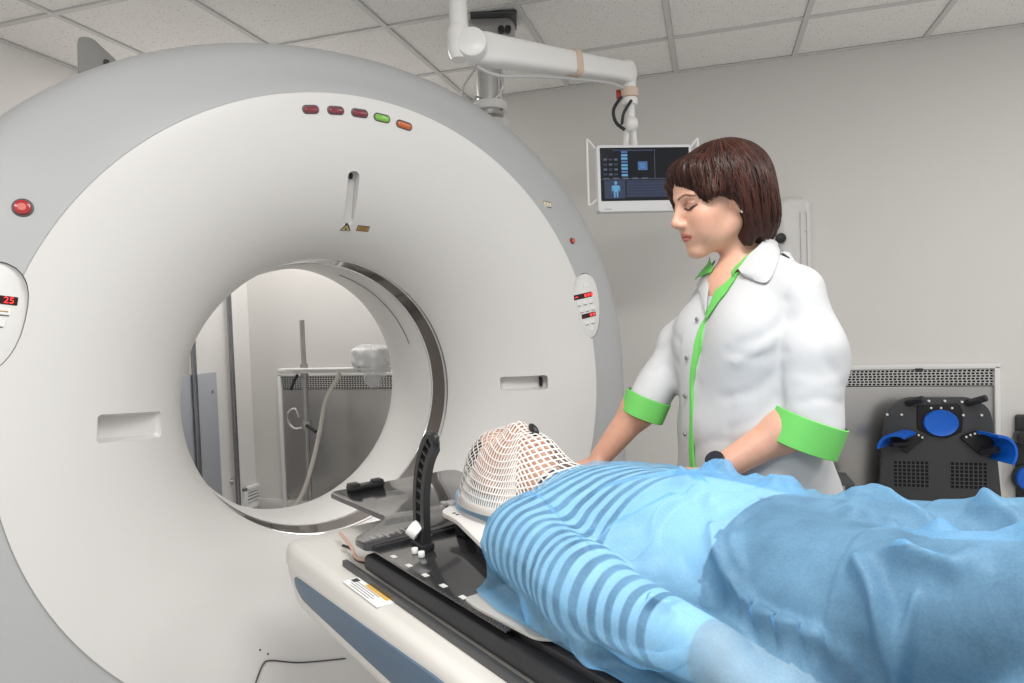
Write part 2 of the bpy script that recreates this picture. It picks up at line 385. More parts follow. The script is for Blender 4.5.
for k, (fy, fz) in enumerate(((.88, .88), (.88, .12), (.12, .88), (.12, .12))): obj('screw', cyl((XL+.03, Pa[1]+(Pb[1]-Pa[1])*fy, Pb[2]*fz), (XL+.033, Pa[1]+(Pb[1]-Pa[1])*fy, Pb[2]*fz), .008, n=10), steel, t)

# ---- stand with clamp behind the gantry
Yst = 3.55
P0, P1 = onW(304, 320, (0, 1, 0), Yst), onW(308, 500, (0, 1, 0), Yst)
sx = (P0[0]+P1[0])/2
t = thing('equipment_stand', 'chrome pole stand with white cross arm behind the scanner bore', 'stand', (sx, Yst, 0), 'W')
obj('pole', cyl((sx, Yst, .03), (sx, Yst, P0[2]), .015, n=16), steel, t)
for k in range(5):
    a = k*2*math.pi/5+.4; obj('foot', tube([(sx, Yst, .07), (sx+.12*math.cos(a), Yst+.12*math.sin(a), .055), (sx+.22*math.cos(a), Yst+.22*math.sin(a), .016)], .013, 8), steel, t)
za = onW(320, 370, (0, 1, 0), Yst)[2]; A = onW(284, 371, (0, 1, 0), Yst); B = onW(388, 364, (0, 1, 0), Yst-.05)
obj('cross_arm', box(((A[0]+B[0])/2, Yst-.04, za), (B[0]-A[0], .06, .03), .006), metal_paint, t)
obj('arm_edge', box(((A[0]+B[0])/2+.04, Yst-.09, za+.012), (B[0]-A[0]-.1, .05, .012), .004), metal_paint, t)
obj('arm_collar', cyl((sx, Yst, za-.05), (sx, Yst, za+.04), .024, n=16, bev=.004), steel, t)
obj('lever', tube([(sx-.0, Yst-.07, za-.02), (sx-.015, Yst-.09, za-.06), (sx-.03, Yst-.1, za-.11)], .009, 8), black_plastic, t)
zc = onW(308, 425, (0, 1, 0), Yst)[2]
obj('clamp', cyl((sx, Yst, zc-.03), (sx, Yst, zc+.03), .028, n=16, bev=.005), steel, t)
obj('clamp_lever', tube([(sx+.02, Yst-.03, zc), (sx+.06, Yst-.05, zc-.01), (sx+.10, Yst-.06, zc-.03)], .010, 8), black_plastic, t)
obj('hook', tube(spline([(sx, Yst, zc-.01), (sx-.08, Yst-.01, zc-.02), (sx-.12, Yst-.01, zc+.02), (sx-.12, Yst-.01, zc+.08), (sx-.07, Yst-.01, zc+.10), (sx-.045, Yst-.01, zc+.05)], 40), .007, 8), chrome, t)
H = [onW(px, py, (0, 1, 0), Yst-.06) for px, py in ((340, 376), (326, 400), (318, 440), (306, 485), (294, 508))]
H = [np.array(h) for h in H]; H[0][2] = za-.02
tt_ = thing('white_hose', 'white corrugated hose hanging down behind the pole stand', 'hose', H[-1], 'W')
obj('hose', tube(spline(H+[np.array([H[-1][0]-.1, Yst-.06, .03])], 50), .0125, 10), mat('hose_cream', (.66, .63, .58), .5), tt_)
# bagged device on the arm
Bx = onW(368, 364, (0, 1, 0), Yst-.06)
t = thing('bagged_device', 'white device wrapped in a clear plastic bag on the stand arm', 'device', (Bx[0], Yst-.06, za+.015), 'W')
obj('housing', box((Bx[0]+.02, Yst-.06, za+.075), (.20, .13, .11), .02, 3), white_plastic, t)
def bag_sdf(P): return smin(sd_box(P, (Bx[0]+.05, Yst-.09, za+.07), (.10, .085, .075), .04), sd_ell(P, (Bx[0]+.06, Yst-.11, za-.03), (.055, .05, .075)), .05)+.012*np.sin(P[..., 0]*55+P[..., 2]*40)*np.sin(P[..., 2]*48-P[..., 0]*25+P[..., 1]*30)
m = bpy.data.materials.new('clear_bag'); m.use_nodes = True; nt = m.node_tree; b = nt.nodes['Principled BSDF']; b.inputs['Base Color'].default_value = (.8, .82, .84, 1); b.inputs['Roughness'].default_value = .18; b.inputs['Alpha'].default_value = .32
V, F = nets(bag_sdf, (Bx[0]-.12, Yst-.24, za-.14), (Bx[0]+.24, Yst+.06, za+.22), .009); obj('plastic_bag', relax(V, F, 1), m, t)

# ---- white wall column lamp, right of the woman's head
P0, P1 = onW(780, 196, (0, 1, 0), YB-.06), onW(808, 196, (0, 1, 0), YB-.06)
cx = (P0[0]+P1[0])/2; w = P1[0]-P0[0]
t = thing('wall_air_steriliser', 'tall white rounded steriliser unit mounted on the back wall', 'steriliser', (cx, YB, 1.02), 'W')
obj('housing', prism(rrect(w+.02, .82, .05), -.005, .085, np.array([[1, 0, 0], [0, 0, -1], [0, 1, 0]]), (cx, YB-.005, 1.40), bev=.025, seg=4), white_plastic, t)
for k in range(2): obj('seam', box((cx+w*.18+k*.03, YB-.0915, 1.40), (.003, .003, .66)), shell_grey, t, smooth=None)
for z in (1.72, 1.63): obj('screw', cyl((cx+w*.36, YB-.09, z), (cx+w*.36, YB-.093, z), .006, n=10), steel, t)
Pk = onW(781, 238, (0, 1, 0), YB-.12)
obj('switch_knob', merge(cyl((Pk[0], YB-.085, Pk[2]), (Pk[0], YB-.125, Pk[2]), .026, n=18, bev=.006)), black_plastic, t)

# ---- ceiling arm carrying the monitor
def cpt(px, py, depth): return np.array([0, 0, CAMH])+rayW(px, py)*depth
Pm = cpt(641, 178, 2.75)                              # monitor centre
mcx = Pm
t = thing('ceiling_monitor_arm', 'white jointed ceiling arm that carries the patient monitor', 'monitor arm', (*cpt(456, 30, 2.25)[:2], CEIL), 'W')
J0 = cpt(462, 46, 2.25); J1 = cpt(629, 73, 2.72)
colx = cpt(459, 30, 2.25)
dirA = (J1-J0)/np.linalg.norm(J1-J0)
obj('drop_tube', loft([circ((colx[0], colx[1], CEIL), (0, 0, -1), .027, 20), circ((colx[0], colx[1], J0[2]+.06), (0, 0, -1), .031, 20)]), metal_paint, t)
obj('shoulder_joint', merge(loft([circ((colx[0], colx[1], J0[2]+.064), (0, 0, -1), .033, 20), circ((colx[0], colx[1], J0[2]+.05), (0, 0, -1), .040, 20), circ((colx[0], colx[1], J0[2]-.02), (0, 0, -1), .040, 20), circ((colx[0], colx[1], J0[2]-.045), (0, 0, -1), .030, 20)]),
    cyl(J0+CR*.035-CF*.04, J0+CR*.035+CF*.04, .050, n=24, bev=.008)), metal_paint, t)
side = np.cross(dirA, (0, 0, 1)); side /= np.linalg.norm(side); upA = np.cross(side, dirA)
rr = []
st = J0+dirA*.05
for s, hw, hh in ((0, .030, .050), (.05, .040, .054), (.13, .042, .050), (.45, .038, .044), (.80, .034, .038), (.93, .034, .038), (.97, .036, .046), (1.0, .034, .044), (1.03, .022, .026)):
    c = st+(J1-st)*s; pr = rrect(2*hw, 2*hh, min(hw, hh)*.55, 4); rr.append(c+np.outer(pr[:, 0], side)+np.outer(pr[:, 1], upA))
obj('spring_arm', loft(rr), metal_paint, t)
for s, hw, hh in ((.60, .0395, .047),):
    c0 = st+(J1-st)*(s-.02); c1 = st+(J1-st)*(s+.02); pr = rrect(2*hw, 2*hh, .02, 4)
    obj('tape_band', loft([c+np.outer(pr[:, 0], side)+np.outer(pr[:, 1], upA) for c in (c0, c1)]), tape_tan, t)
cab = [st-upA*.06, st+(J1-st)*.12-upA*.082, st+(J1-st)*.35-upA*.066, st+(J1-st)*.6-upA*.056, st+(J1-st)*.85-upA*.052, st+(J1-st)*.98-upA*.07]
obj('cable', tube(spline(cab, 40), .006, 8), mat('cable_grey', (.5, .5, .5), .4), t)
obj('elbow', merge(cyl(J1+np.array([0, 0, .02]), J1-np.array([0, 0, .075]), .030, .026, 18), ), metal_paint, t)
obj('tape_wrap', cyl(J1-np.array([0, 0, .062]), J1-np.array([0, 0, .10]), .036, n=18, bev=.006), tape_tan, t)
obj('yoke', merge(cyl(J1-np.array([0, 0, .10]), J1-np.array([0, 0, .13]), .032, n=18, bev=.005), cyl(J1-np.array([0, 0, .13]), J1-np.array([0, 0, .19]), .019, n=14), sphere(J1-np.array([0, 0, .205]), .032), ), metal_paint, t)
obj('red_clip', box(J1-np.array([.045, 0, .08]), (.018, .02, .035), .004), mat('red_tape', (.45, .05, .03), .5), t)
obj('cable_loop', tube(spline([J1-np.array([.03, .03, .1]), J1-np.array([.062, .035, .15]), J1-np.array([.055, .035, .2]), J1-np.array([.02, .035, .235])], 24), .007, 8), black_plastic, t)
obj('cable_loop', tube(spline([J1-np.array([-.01, .03, .12]), J1-np.array([.02, .045, .17]), J1-np.array([.03, .04, .215])], 24), .006, 8), black_plastic, t)
# monitor: faces the camera side, a little turned
mb = J1-np.array([0, 0, .235])
nM = np.array([-CF[0], -CF[1], 0])+.10*np.array([CR[0], CR[1], 0]); nM /= np.linalg.norm(nM); xM = np.cross((0, 0, 1), nM); MM = np.stack([xM, (0, 0, 1), nM], 1)
mz = Pm[2]; mw = .40; mh = .272
mc = Pm+xM*.018
t = thing('patient_monitor', 'flat white-framed monitor showing dark software screens, hung from the arm', 'monitor', mc, 'W')
def M2(x, y, z): return mc+MM@np.array([x, y, z])
obj('mount_neck', merge(cyl(M2(-.072, mh/2-.01, -.03), (J1-np.array([.012, 0, .20])), .012, n=12), cyl(M2(-.030, mh/2-.01, -.03), (J1-np.array([-.008, 0, .20])), .012, n=12)), metal_paint, t)
obj('case', prism(rrect(mw, mh, .012), -.045, 0, MM, mc, bev=.004), mat('monitor_bezel', (.72, .73, .74), .4), t)
scr = obj('screen', prism(rrect(mw-.026, mh-.056, .002, 2), 0, .0012, MM, M2(0, .016, 0)), mat('screen_black', (.006, .008, .014), .18), t, smooth=None)
def glow(name, col, e): return mat(name, col, .5, emit=e)
g1, g2, g3, g4 = glow('ui_blue', (.05, .12, .28), .30), glow('ui_dim', (.02, .03, .065), .3), glow('ui_cyan', (.08, .24, .42), .45), glow('ui_grey', (.07, .085, .13), .3)
def ui(name, x0, x1, y0, y1, m): obj(name, prism([(x0, y0), (x1, y0), (x1, y1), (x0, y1)], .0012, .0018, MM, mc), m, scr, smooth=None)
X0, X1, Y1, Y0 = -mw/2+.015, mw/2-.015, mh/2-.014, -mh/2+.046
ui('header_bar', X0+.05, X0+.22, Y1-.012, Y1-.006, g2)
for k in range(8): ui('image_slice', X0+.086, X0+.112, Y1-.020-k*.0135, Y1-.011-k*.0135, g3 if k % 3 else g1)
for k in range(4):
    for q in range(3): ui('icon', X0+.012+q*.022, X0+.026+q*.022, Y1-.05-k*.02, Y1-.042-k*.02, g2 if (k+q) % 2 else g4)
ui('image_view', X0+.155, X0+.195, Y1-.09, Y1-.055, g1); ui('image_core', X0+.166, X0+.184, Y1-.082, Y1-.062, g3)
for k in range(5): ui('icon', X0+.01+k*.04, X0+.035+k*.04, Y1-.127, Y1-.120, g4)
ui('divider', X0, X1, Y0+.086, Y0+.088, g4); ui('divider', X0+.225, X0+.227, Y0+.09, Y1-.004, g4)
ui('table_area', X0+.105, X1-.004, Y0+.012, Y0+.082, g2)
for k in range(6): ui('table_row', X0+.11, X1-.01, Y0+.018+k*.0115, Y0+.0225+k*.0115, g4)
bx_, by_ = X0+.06, Y0+.045                            # the blue body diagram
ui('body_view', X0+.012, X0+.10, Y0+.008, Y0+.082, g2)
body2 = merge(prism(np.array([(math.cos(a)*.006, math.sin(a)*.008+.026) for a in np.linspace(0, 6.2, 14)])+(bx_, by_), .0018, .0024, MM, mc),
    prism(rpoly([(-.013, .016), (.013, .016), (.010, -.01), (-.010, -.01)], .004)+np.array((bx_, by_)), .0018, .0024, MM, mc),
    *[prism(rpoly([(s*.002, -.008), (s*.010, -.008), (s*.008, -.034), (s*.003, -.034)], .002)+np.array((bx_, by_)), .0018, .0024, MM, mc) for s in (-1, 1)],
    *[prism(rpoly([(s*.012, .016), (s*.017, .012), (s*.018, -.008), (s*.014, -.008)], .002)+np.array((bx_, by_)), .0018, .0024, MM, mc) for s in (-1, 1)])
obj('body_figure', body2, g3, scr, smooth=None)
for k in range(6): obj('button', prism(rrect(.009, .003, .001, 2)+np.array((mw/2-.10+k*.014, -mh/2+.011)), 0, .001, MM, mc), shell_grey, t, smooth=None)
obj('badge', prism(rrect(.03, .004, .001, 2)+np.array((-mw/2+.04, -mh/2+.011)), 0, .001, MM, mc), shell_grey, t, smooth=None)
for s in (-1, 1):                                     # thin white guard bails either side
    xo = s*(mw/2+.035)
    pts = [M2(s*mw/2, mh/2-.012, -.02), M2(s*(mw/2+.02), mh/2+.015, -.02), M2(xo, mh/2+.03, -.02), M2(xo, mh/2+.028, -.02), M2(xo, -mh/2+.03, -.02), M2(s*(mw/2+.018), -mh/2+.04, -.02), M2(s*mw/2, -mh/2+.055, -.02)]
    obj('guard_bail', tube(np.array(pts), .005, 8), metal_paint, t)

# ---- second ceiling mount behind the gantry
Q = onW(487, 20, (0, 0, 1), CEIL)
t = thing('ceiling_injector_mount', 'grey metal ceiling bracket with a drop post, behind the scanner top', 'ceiling mount', (Q[0], Q[1], CEIL), 'W')
gm = mat('mount_grey_metal', (.50, .495, .48), .32, .5)
RM = rotz(YAW)
def QL(x, y, z): return np.array([Q[0], Q[1], CEIL])+RM@np.array([x, y, z])
obj('ceiling_plate', xf(box((0, 0, 0), (.20, .18, .012), .003), RM, QL(.03, 0, -.006)), dark_grey, t)
obj('bracket', xf(merge(prism(rpoly([(-.085, 0), (.10, 0), (.125, -.04), (.11, -.11), (.05, -.17), (-.06, -.16)], .03), -.05, .05, np.array([[1, 0, 0], [0, 0, -1], [0, 1, 0]]), bev=.008)), RM, QL(0, 0, -.012)), gm, t)
for dx in (.06, .09): obj('socket', cyl(QL(dx, -.05, -.07-.01*dx), QL(dx, -.075, -.07), .014, n=12), black_plastic, t)
obj('drop_post', merge(cyl(QL(.0, 0, -.13), QL(.0, 0, -.42), .058, n=20)), gm, t)
obj('post_tube', cyl(QL(.045, -.03, -.12), QL(.045, -.03, -.40), .012, n=10), chrome, t)
obj('post_flange', merge(cyl(QL(0, 0, -.36), QL(0, 0, -.40), .075, n=24, bev=.008), cyl(QL(0, 0, -.44), QL(0, 0, -.62), .085, n=24, bev=.015)), metal_paint, t)
obj('side_arm', xf(box((0, 0, 0), (.13, .06, .035), .008), RM, QL(-.10, -.01, -.39)), gm, t)
obj('stay_wire', tube(spline([QL(-.05, -.05, -.22), QL(-.11, -.05, -.30), QL(-.12, -.05, -.37)], 14), .005, 6), chrome, t)
obj('stay_wire', tube(spline([QL(.05, -.05, -.2), QL(.06, -.06, -.30), QL(.02, -.06, -.36), QL(-.06, -.06, -.35)], 20), .005, 6), chrome, t)
for k in range(4):
    a = -1.9+k*.35; obj('bolt', cyl(QL(-.015+.043*math.cos(a), .043*math.sin(a), -.2-.05*(k % 2)), QL(-.015+.049*math.cos(a), .049*math.sin(a), -.2-.05*(k % 2)), .006, n=8), steel, t)
# ================================================================== the scanner gantry (frame L, bore axis = x)
RP, RB = .95, .485
def tprof(R):
    x = (RP-np.clip(R, RB, RP))/.4685
    return -.41*(1-np.sqrt(np.maximum(1-x*x, 0)))
def tshell(R): return -.008-.04*np.clip((R-RP)/.17, 0, 1)
def surf(R): return np.where(R <= RP, tprof(R), tshell(R))
def ghit(px, py):
    """pixel -> point on the front face and its normal, frame L"""
    d = rayL(px, py); ss = np.linspace(.8, 4, 6401); P = CAML+ss[:, None]*d
    R = np.hypot(P[:, 1], P[:, 2]-ISO); k = np.argmax(P[:, 0] < surf(R)); p = P[k]; r = R[k]
    e = .002; sl = (surf(np.array(r+e))-surf(np.array(r-e)))/(2*e); er = np.array([0, p[1], p[2]-ISO])/r
    n = np.array([1, 0, 0])-sl*er; return p, n/np.linalg.norm(n)
gantry = thing('ct_scanner_gantry', 'big white ring-shaped CT scanner gantry with a wide round bore', 'CT scanner', (-.5, 0, 0))
NS = 192
PH = np.linspace(0, 2*math.pi, NS, endpoint=False)
def ringpt(R, t):
    """one ring of the gantry; the outer shell grows from a circle into an arch that stands on the floor"""
    c, s = np.cos(PH), np.sin(PH); w = np.clip((R-RP)/(1.10-RP), 0, 1)
    w = w*w*(3-2*w)
    k2 = (np.abs(c)**2.12+np.abs(s)**2.12)**(-1/2.12)*w+1-w
    up = np.stack([R*c*k2, R*s*(1-.072*w)*k2], 1)
    n = 6.0; k = (np.abs(c)**n+np.abs(s)**n)**(-1/n); sq = np.stack([R*k*c, np.maximum(R*k*s, -ISO+.002)], 1)
    lo = up*(1-w)+sq*w; q = np.where(s[:, None] >= 0, up, lo)
    z = np.maximum(q[:, 1]+ISO, .002+ .004*(R < .9499))
    return np.stack([np.full(NS, t), q[:, 0], z], 1)
# control recesses: outline straddling the panel rim, one each side
def oval(h, w1, w2, n=28):
    a = np.linspace(0, 2*math.pi, n, endpoint=False); y = np.sin(a)*h/2; f = .5+.5*np.sin(a)
    x = np.cos(a)*(w2/2+(w1-w2)/2*f); k = np.sign(np.cos(a))*np.abs(np.cos(a))**.8*(w2/2+(w1-w2)/2*f); return np.stack([k, np.sign(np.sin(a))*np.abs(np.sin(a))**.85*h/2], 1)
pR, nR = ghit(588, 306)
ctl = []
for s in (1, -1):
    p = pR*np.array([1, s, 1])+(np.array([0, -.012, .008]) if s < 0 else 0); z = np.array([1., 0, 0]); ang = math.radians(9)*s   # tilt follows the rim
    M = np.stack([np.array([0, math.cos(ang), math.sin(ang)]), np.array([0, -math.sin(ang), math.cos(ang)]), z], 1)
    ctl.append((p*np.array([0, 1, 1])+np.array([-.01, 0, 0]), M, s))
cut_ctl = [prism(oval(.262, .180, .125)*np.array([1, 1]), -.032, .08, M, p) for p, M, s in ctl]
# hand recesses and laser slot
def pocket(px0, py0, px1, py1, depth, slope, px=None, r=.012, hh=None):
    """rounded pocket between two face points (ends of its long axis); hh = half height"""
    a, na = ghit(px0, py0); b, nb = ghit(px1, py1); n = na+nb; n /= np.linalg.norm(n); x = b-a; w = np.linalg.norm(x); M = frameM(n, x)
    o = rrect(w, 2*hh, min(r, hh*.9), 5); A = np.c_[o, np.full(len(o), .06)]
    m = o.copy(); B = np.c_[m, -.006-0*m[:, 0]]; q = o*np.array([.94, .78]); dpt = depth*(1-slope*(q[:, 0]/w+.5)); Cc = np.c_[q, -dpt]
    V, F = loft([Cc, B, A]); return (V@M.T+(a+b)/2, F), M, (a+b)/2, w
slotL, ML, cL, wL = pocket(97, 429, 161, 424, .05, .75, r=.010, hh=.036)
slotR, MR, cR, wR = pocket(500, 384, 548, 382, .030, -.5, r=.012, hh=.027)
slotT, MT, cT, wT = pocket(354, 171, 347, 225, .03, .85, r=.017, hh=.019)
prof = [(R, float(tprof(np.array(R)))) for R in np.concatenate([np.linspace(.9485, .62, 26), np.linspace(.61, RB, 22)])]
rings = [ringpt(RP, -.02), ringpt(RP, -.003)]+[ringpt(R, t) for R, t in prof]+[ringpt(RB+.0, -.364), ringpt(.53, -.366)]+[ringpt(R+.02, t-.06) for R, t in prof[::-4] if R < .9 and R > .55]
def closed(rings):
    V, F = loft(rings, cap=False); n = len(rings[0]); m = len(rings)
    for j in range(n): k = (j+1) % n; F.append([(m-1)*n+j, (m-1)*n+k, k, j])
    return V, F
panel = obj('front_panel', boolean(closed(rings), [slotL, slotR, slotT]+cut_ctl), white_plastic, gantry, smooth=32)
# grey shell
sp = [(RP-.02, -.045), (RP-.004, -.045), (RP-.004, -.012), (RP+.002, -.008), (1.0, -.018), (1.06, -.032), (1.105, -.045), (1.125, -.051), (1.15, -.060), (1.178, -.077), (1.198, -.102), (1.210, -.135), (1.222, -.2), (1.24, -.34), (1.24, -.55), (1.22, -.80), (1.18, -.90), (1.10, -.94), (.95, -.95), (.70, -.95), (.66, -.94), (.62, -.90), (.62, -.5), (.75, -.32), (.90, -.12)]
shell = obj('outer_shell', boolean(closed([ringpt(R, t) for R, t in sp]), cut_ctl), shell_grey, gantry, smooth=28)
# bore: dark scan window ring between thin chrome lines, then the white liner
def band(pts): return loft([ringpt(R, t) for R, t in pts], cap=False)
obj('ring_line', band([(RB+0.0080, -.362), (RB+0.0050, -.363), (RB+0.0030, -.372), (RB+0.0050, -.376)]), mat('ring_dark_line', (.06, .06, .065), .35), gantry)
obj('ring_trim', band([(RB+0.0050, -.376), (RB+0.0010, -.378), (RB+0.0000, -.388), (RB+0.0020, -.390)]), chrome, gantry)
wmat = bpy.data.materials.new('scan_window'); wmat.use_nodes = True; nt = wmat.node_tree; b = nt.nodes['Principled BSDF']; b.inputs['Roughness'].default_value = .12; b.inputs['Metallic'].default_value = .35
b.inputs['Base Color'].default_value = (.085, .065, .055, 1); b.inputs['Coat Weight'].default_value = .6
obj('scan_window', band([(RB+0.0010, -.388), (RB-0.0010, -.43), (RB-0.0030, -.482)]), wmat, gantry)
obj('ring_trim', band([(RB-0.0020, -.48), (RB-0.0050, -.483), (RB-0.0050, -.490), (RB-0.0030, -.494)]), chrome, gantry)
obj('bore_liner', band([(RB-.003, -.49), (RB-.008, -.52), (RB-.012, -.62), (RB-.006, -.70), (RB+.003, -.79), (RB+.018, -.88), (RB+.035, -.93), (RB+.07, -.958), (RB+.15, -.962), (RB+.2, -.95)]), white_plastic, gantry)
obj('liner_seam', tube([ (-.60, (RB-.013)*math.cos(a), ISO+(RB-.013)*math.sin(a)) for a in np.linspace(.35, 1.25, 40)], .0012, 6), dark_grey, gantry)
# recess inserts
obj('handle_insert', xf(prism(rrect(.014, .036, .006), 0, .012), MR, cR+MR@np.array([wR*.36, 0, -.042])), black_plastic, gantry)
obj('laser_window', xf(prism(rrect(.020, .012, .005), 0, .004), MT, cT+MT@np.array([-wT*.36, 0, -.022])), black_plastic, gantry)
# indicator lamps
lamp_bez = mat('lamp_bezel', (.10, .09, .09), .4)
lcols = [('lens_wine', (.22, .035, .05)), ('lens_wine', (.22, .035, .05)), ('lens_wine', (.22, .035, .05)), ('lens_green', (.22, .52, .08)), ('lens_orange', (.55, .13, .03))]
for (px, py, px2, py2), (nm, lc) in zip(((302, 109.5, 319, 109.5), (327, 110, 344, 111), (351, 112, 368, 114.5), (373.5, 116, 390, 120), (396, 122.5, 412, 128)), lcols):
    a, na = ghit(px, py); b2, nb = ghit(px2, py2); n = na+nb; x = b2-a; w = np.linalg.norm(x); M = frameM(n, x); c = (a+b2)/2
    bz = obj('indicator_lamp', prism(rrect(w, .026, .0125), -.012, .0035, M, c, bev=.002), lamp_bez, gantry, label={'lens_wine': 'dark red indicator lamp', 'lens_green': 'bright green indicator lamp', 'lens_orange': 'orange indicator lamp'}[nm])
    obj('lens', prism(rrect(w-.008, .019, .009), -.01, .009, M, c+M[:, 1]*-.001, bev=.006, seg=4), mat(nm, lc, .12, coat=.5), bz)
# laser warning labels
for (px, py, kind) in ((346, 228, 't'), (363, 228.5, 'r')):
    p, n = ghit(px, py); M = frameM(n, (0, 1, 0)); c = p
    if kind == 't':
        l = obj('warning_label', prism(rpoly([(-.019, -.012), (.019, -.012), (.004, .017), (-.004, .017)], .003, 3), -.004, .0012, M, c), mat('label_black', (.02, .02, .018), .5), gantry, smooth=None, label='triangular laser warning label')
        obj('label_field', prism(rpoly([(-.0145, -.0095), (.0145, -.0095), (0, .0135)], .001, 2), .0012, .0016, M, c), mat('label_yellow', (.62, .50, .22), .5), l, smooth=None)
        obj('label_symbol', merge(prism(np.array([(math.cos(a)*.0035, math.sin(a)*.0035-.003) for a in np.linspace(0, 6.28, 12, endpoint=False)]), .0016, .002, M, c), *[prism(np.array([(math.cos(a)*q+math.sin(a)*w_, math.sin(a)*q-math.cos(a)*w_-.003) for q, w_ in ((.004, -.0005), (.0075, -.0005), (.0075, .0005), (.004, .0005))]), .0016, .002, M, c) for a in np.linspace(0, 6.28, 8, endpoint=False)]), MC['label_black'], l, smooth=None)
    else:
        l = obj('warning_label', prism(rrect(.042, .024, .001, 2), -.004, .0012, M, c), MC['label_black'], gantry, smooth=None, label='rectangular ochre laser warning label')
        obj('label_field', prism(rrect(.038, .020, .001, 2), .0012, .0016, M, c), mat('label_ochre', (.42, .26, .08), .5), l, smooth=None)
        for k in range(5): obj('label_line', prism(rrect(.030-.006*(k % 2), .0014, .0003, 1)+np.array((0, -.0072+k*.0036)), .0016, .0019, M, c), mat('label_brown', (.16, .09, .04), .6), l, smooth=None)
# emergency buttons on the shell
for (px, py, r) in ((23, 208, .020), (571.5, 241, .0115)):
    p, n = ghit(px, py); 
    if px > 500: n = np.array([1., 0, 0])
    bz = obj('stop_button', cyl(p-n*.01, p+n*.004, r*1.12, n=24, bev=.0015), lamp_bez, gantry, label='round red push button')
    obj('cap', merge(cyl(p, p+n*.012, r*.86, n=24, bev=.003)), mat('button_red', (.42, .025, .03), .22, coat=.4), bz)
    obj('cap_mark', cyl(p+n*.012, p+n*.0128, r*.45, n=16), mat('button_mark', (.62, .14, .12), .3), bz)
# laser port with its triangle sticker on the grey rim
p, n = ghit(547, 204.5); n = np.array([1., 0, 0]); M = frameM(n, (0, 1, -.1))
bz = obj('laser_port', prism(rrect(.040, .021, .003), -.01, .003, M, p), dark_grey, gantry)
for k in range(3): obj('port_window', prism(rrect(.010, .016, .001, 2)+np.array((-.0125+k*.0125, 0)), .003, .0045, M, p), mat('port_cream', (.72, .66, .50), .4), bz, smooth=None)
obj('port_sticker', prism([(-.010, -.008), (.010, -.008), (0, .010)], -.004, .007, M, p+M[:, 0]*-.04), mat('sticker_yellow', (.72, .45, .12), .5), gantry, smooth=None)
# control panels
disp_m = mat('display_black', (.03, .004, .004), .25); seg_m = mat('segment_red', (.85, .03, .03), .4, emit=1.6); btn_m = mat('membrane_button', (.80, .80, .79), .45)
for p, M, s in ctl:
    cp = obj('control_panel', prism(oval(.2605, .1785, .1235), -.034, -.016, M, p, bev=.004), mat('control_face', (.74, .735, .72), .4), gantry, label='recessed control panel with red digit displays')
    def pl(name, x, y, w, h, m, z0=-.016, z1=-.0145, r=.002, par=cp): return obj(name, prism(rrect(w*1.35, h, r, 3)+np.array((x*1.35*s, y)), z0, z1, M, p, bev=.0006, seg=1), m, par)
    y = .052
    pl('display', -.006, .042, .072, .020, disp_m); pl('display', .006, -.038, .056, .018, disp_m)
    pl('button', .012, .082, .02, .017, btn_m)
    for x in (-.026, -.002, .022): pl('button', x, .016, .018, .016, btn_m)
    for x in (-.020, .003, .026): pl('button', x, -.012, .018, .016, btn_m)
    for x in (-.006, .018): pl('button', x, -.065, .018, .015, btn_m)
    pl('button', .010, -.092, .017, .013, btn_m)
    for x, yy in ((-.026, .006), (-.002, .006), (.022, .006), (-.02, -.022), (.003, -.022), (.026, -.022), (-.006, -.074), (.018, -.074)): pl('key_legend', x, yy, .013, .002, dark_grey, -.0150, -.0147, .0004)
    txt = text_geo('25', .021)
    flip = M
    def put(g, x, yy): 
        o = p+M@np.array([x, yy, -.0142]); return (g[0]@M.T+o, g[1])
    if s < 0: obj('digits', put(txt, .040, .042), seg_m, cp, smooth=None)
    else:
        for k in range(3): pl('digits', .004+k*.0125, .042, .0085, .013, seg_m, -.0146, -.0142, .001)
        pl('digits', -.032, .042, .012, .004, seg_m, -.0146, -.0142, .001)
    for k in range(2): pl('digits', .014+k*.012, -.038, .0085, .011, seg_m, -.0146, -.0142, .001)
    if s < 0: pl('key_sticker', -.024, .0155, .014, .004, MC['label_ochre'], -.0147, -.0143, .0004)
# lifting lug and fasteners on the gantry crown
P = np.array([-.62, 0, 0])
d1 = onL(88, 62, 0, -.62); d2 = onL(112, 52, 0, -.62); c = (d1+d2)/2
obj('service_lug', prism(rpoly([(-.065, -.12), (.075, -.12), (.06, -.02), (-.02, .055), (-.06, .05)], .025), -.015, .015, np.array([[0, 0, 1], [1, 0, 0], [0, 1, 0]]), c, bev=.005), mat('lug_grey', (.32, .32, .31), .45), gantry)
obj('lug_bolt', cyl(c+np.array([.015, .015, -.02]), c+np.array([.023, .015, -.02]), .009, n=10), black_plastic, gantry)
for a in (1.98, 2.22):
    R = 1.205; pt = np.array([-.22, R*math.cos(a), ISO+R*.928*math.sin(a)]); obj('shell_fastener', box(pt, (.03, .02, .012), .003), black_plastic, gantry)
# crack line and cable low on the front, under the couch
path = [ghit(px, py)[0]+np.array([.004, 0, 0]) for px, py in ((255, 683), (262, 665), (270, 660), (300, 662), (345, 658))]
obj('front_cable', tube(spline(path, 30), .0022, 6), dark_grey, gantry)
for px, py in ((260, 650), (268, 654)): 
    p, n = ghit(px, py); obj('paint_chip', cyl(p-n*.002, p+n*.0008, .003, n=8), dark_grey, gantry)
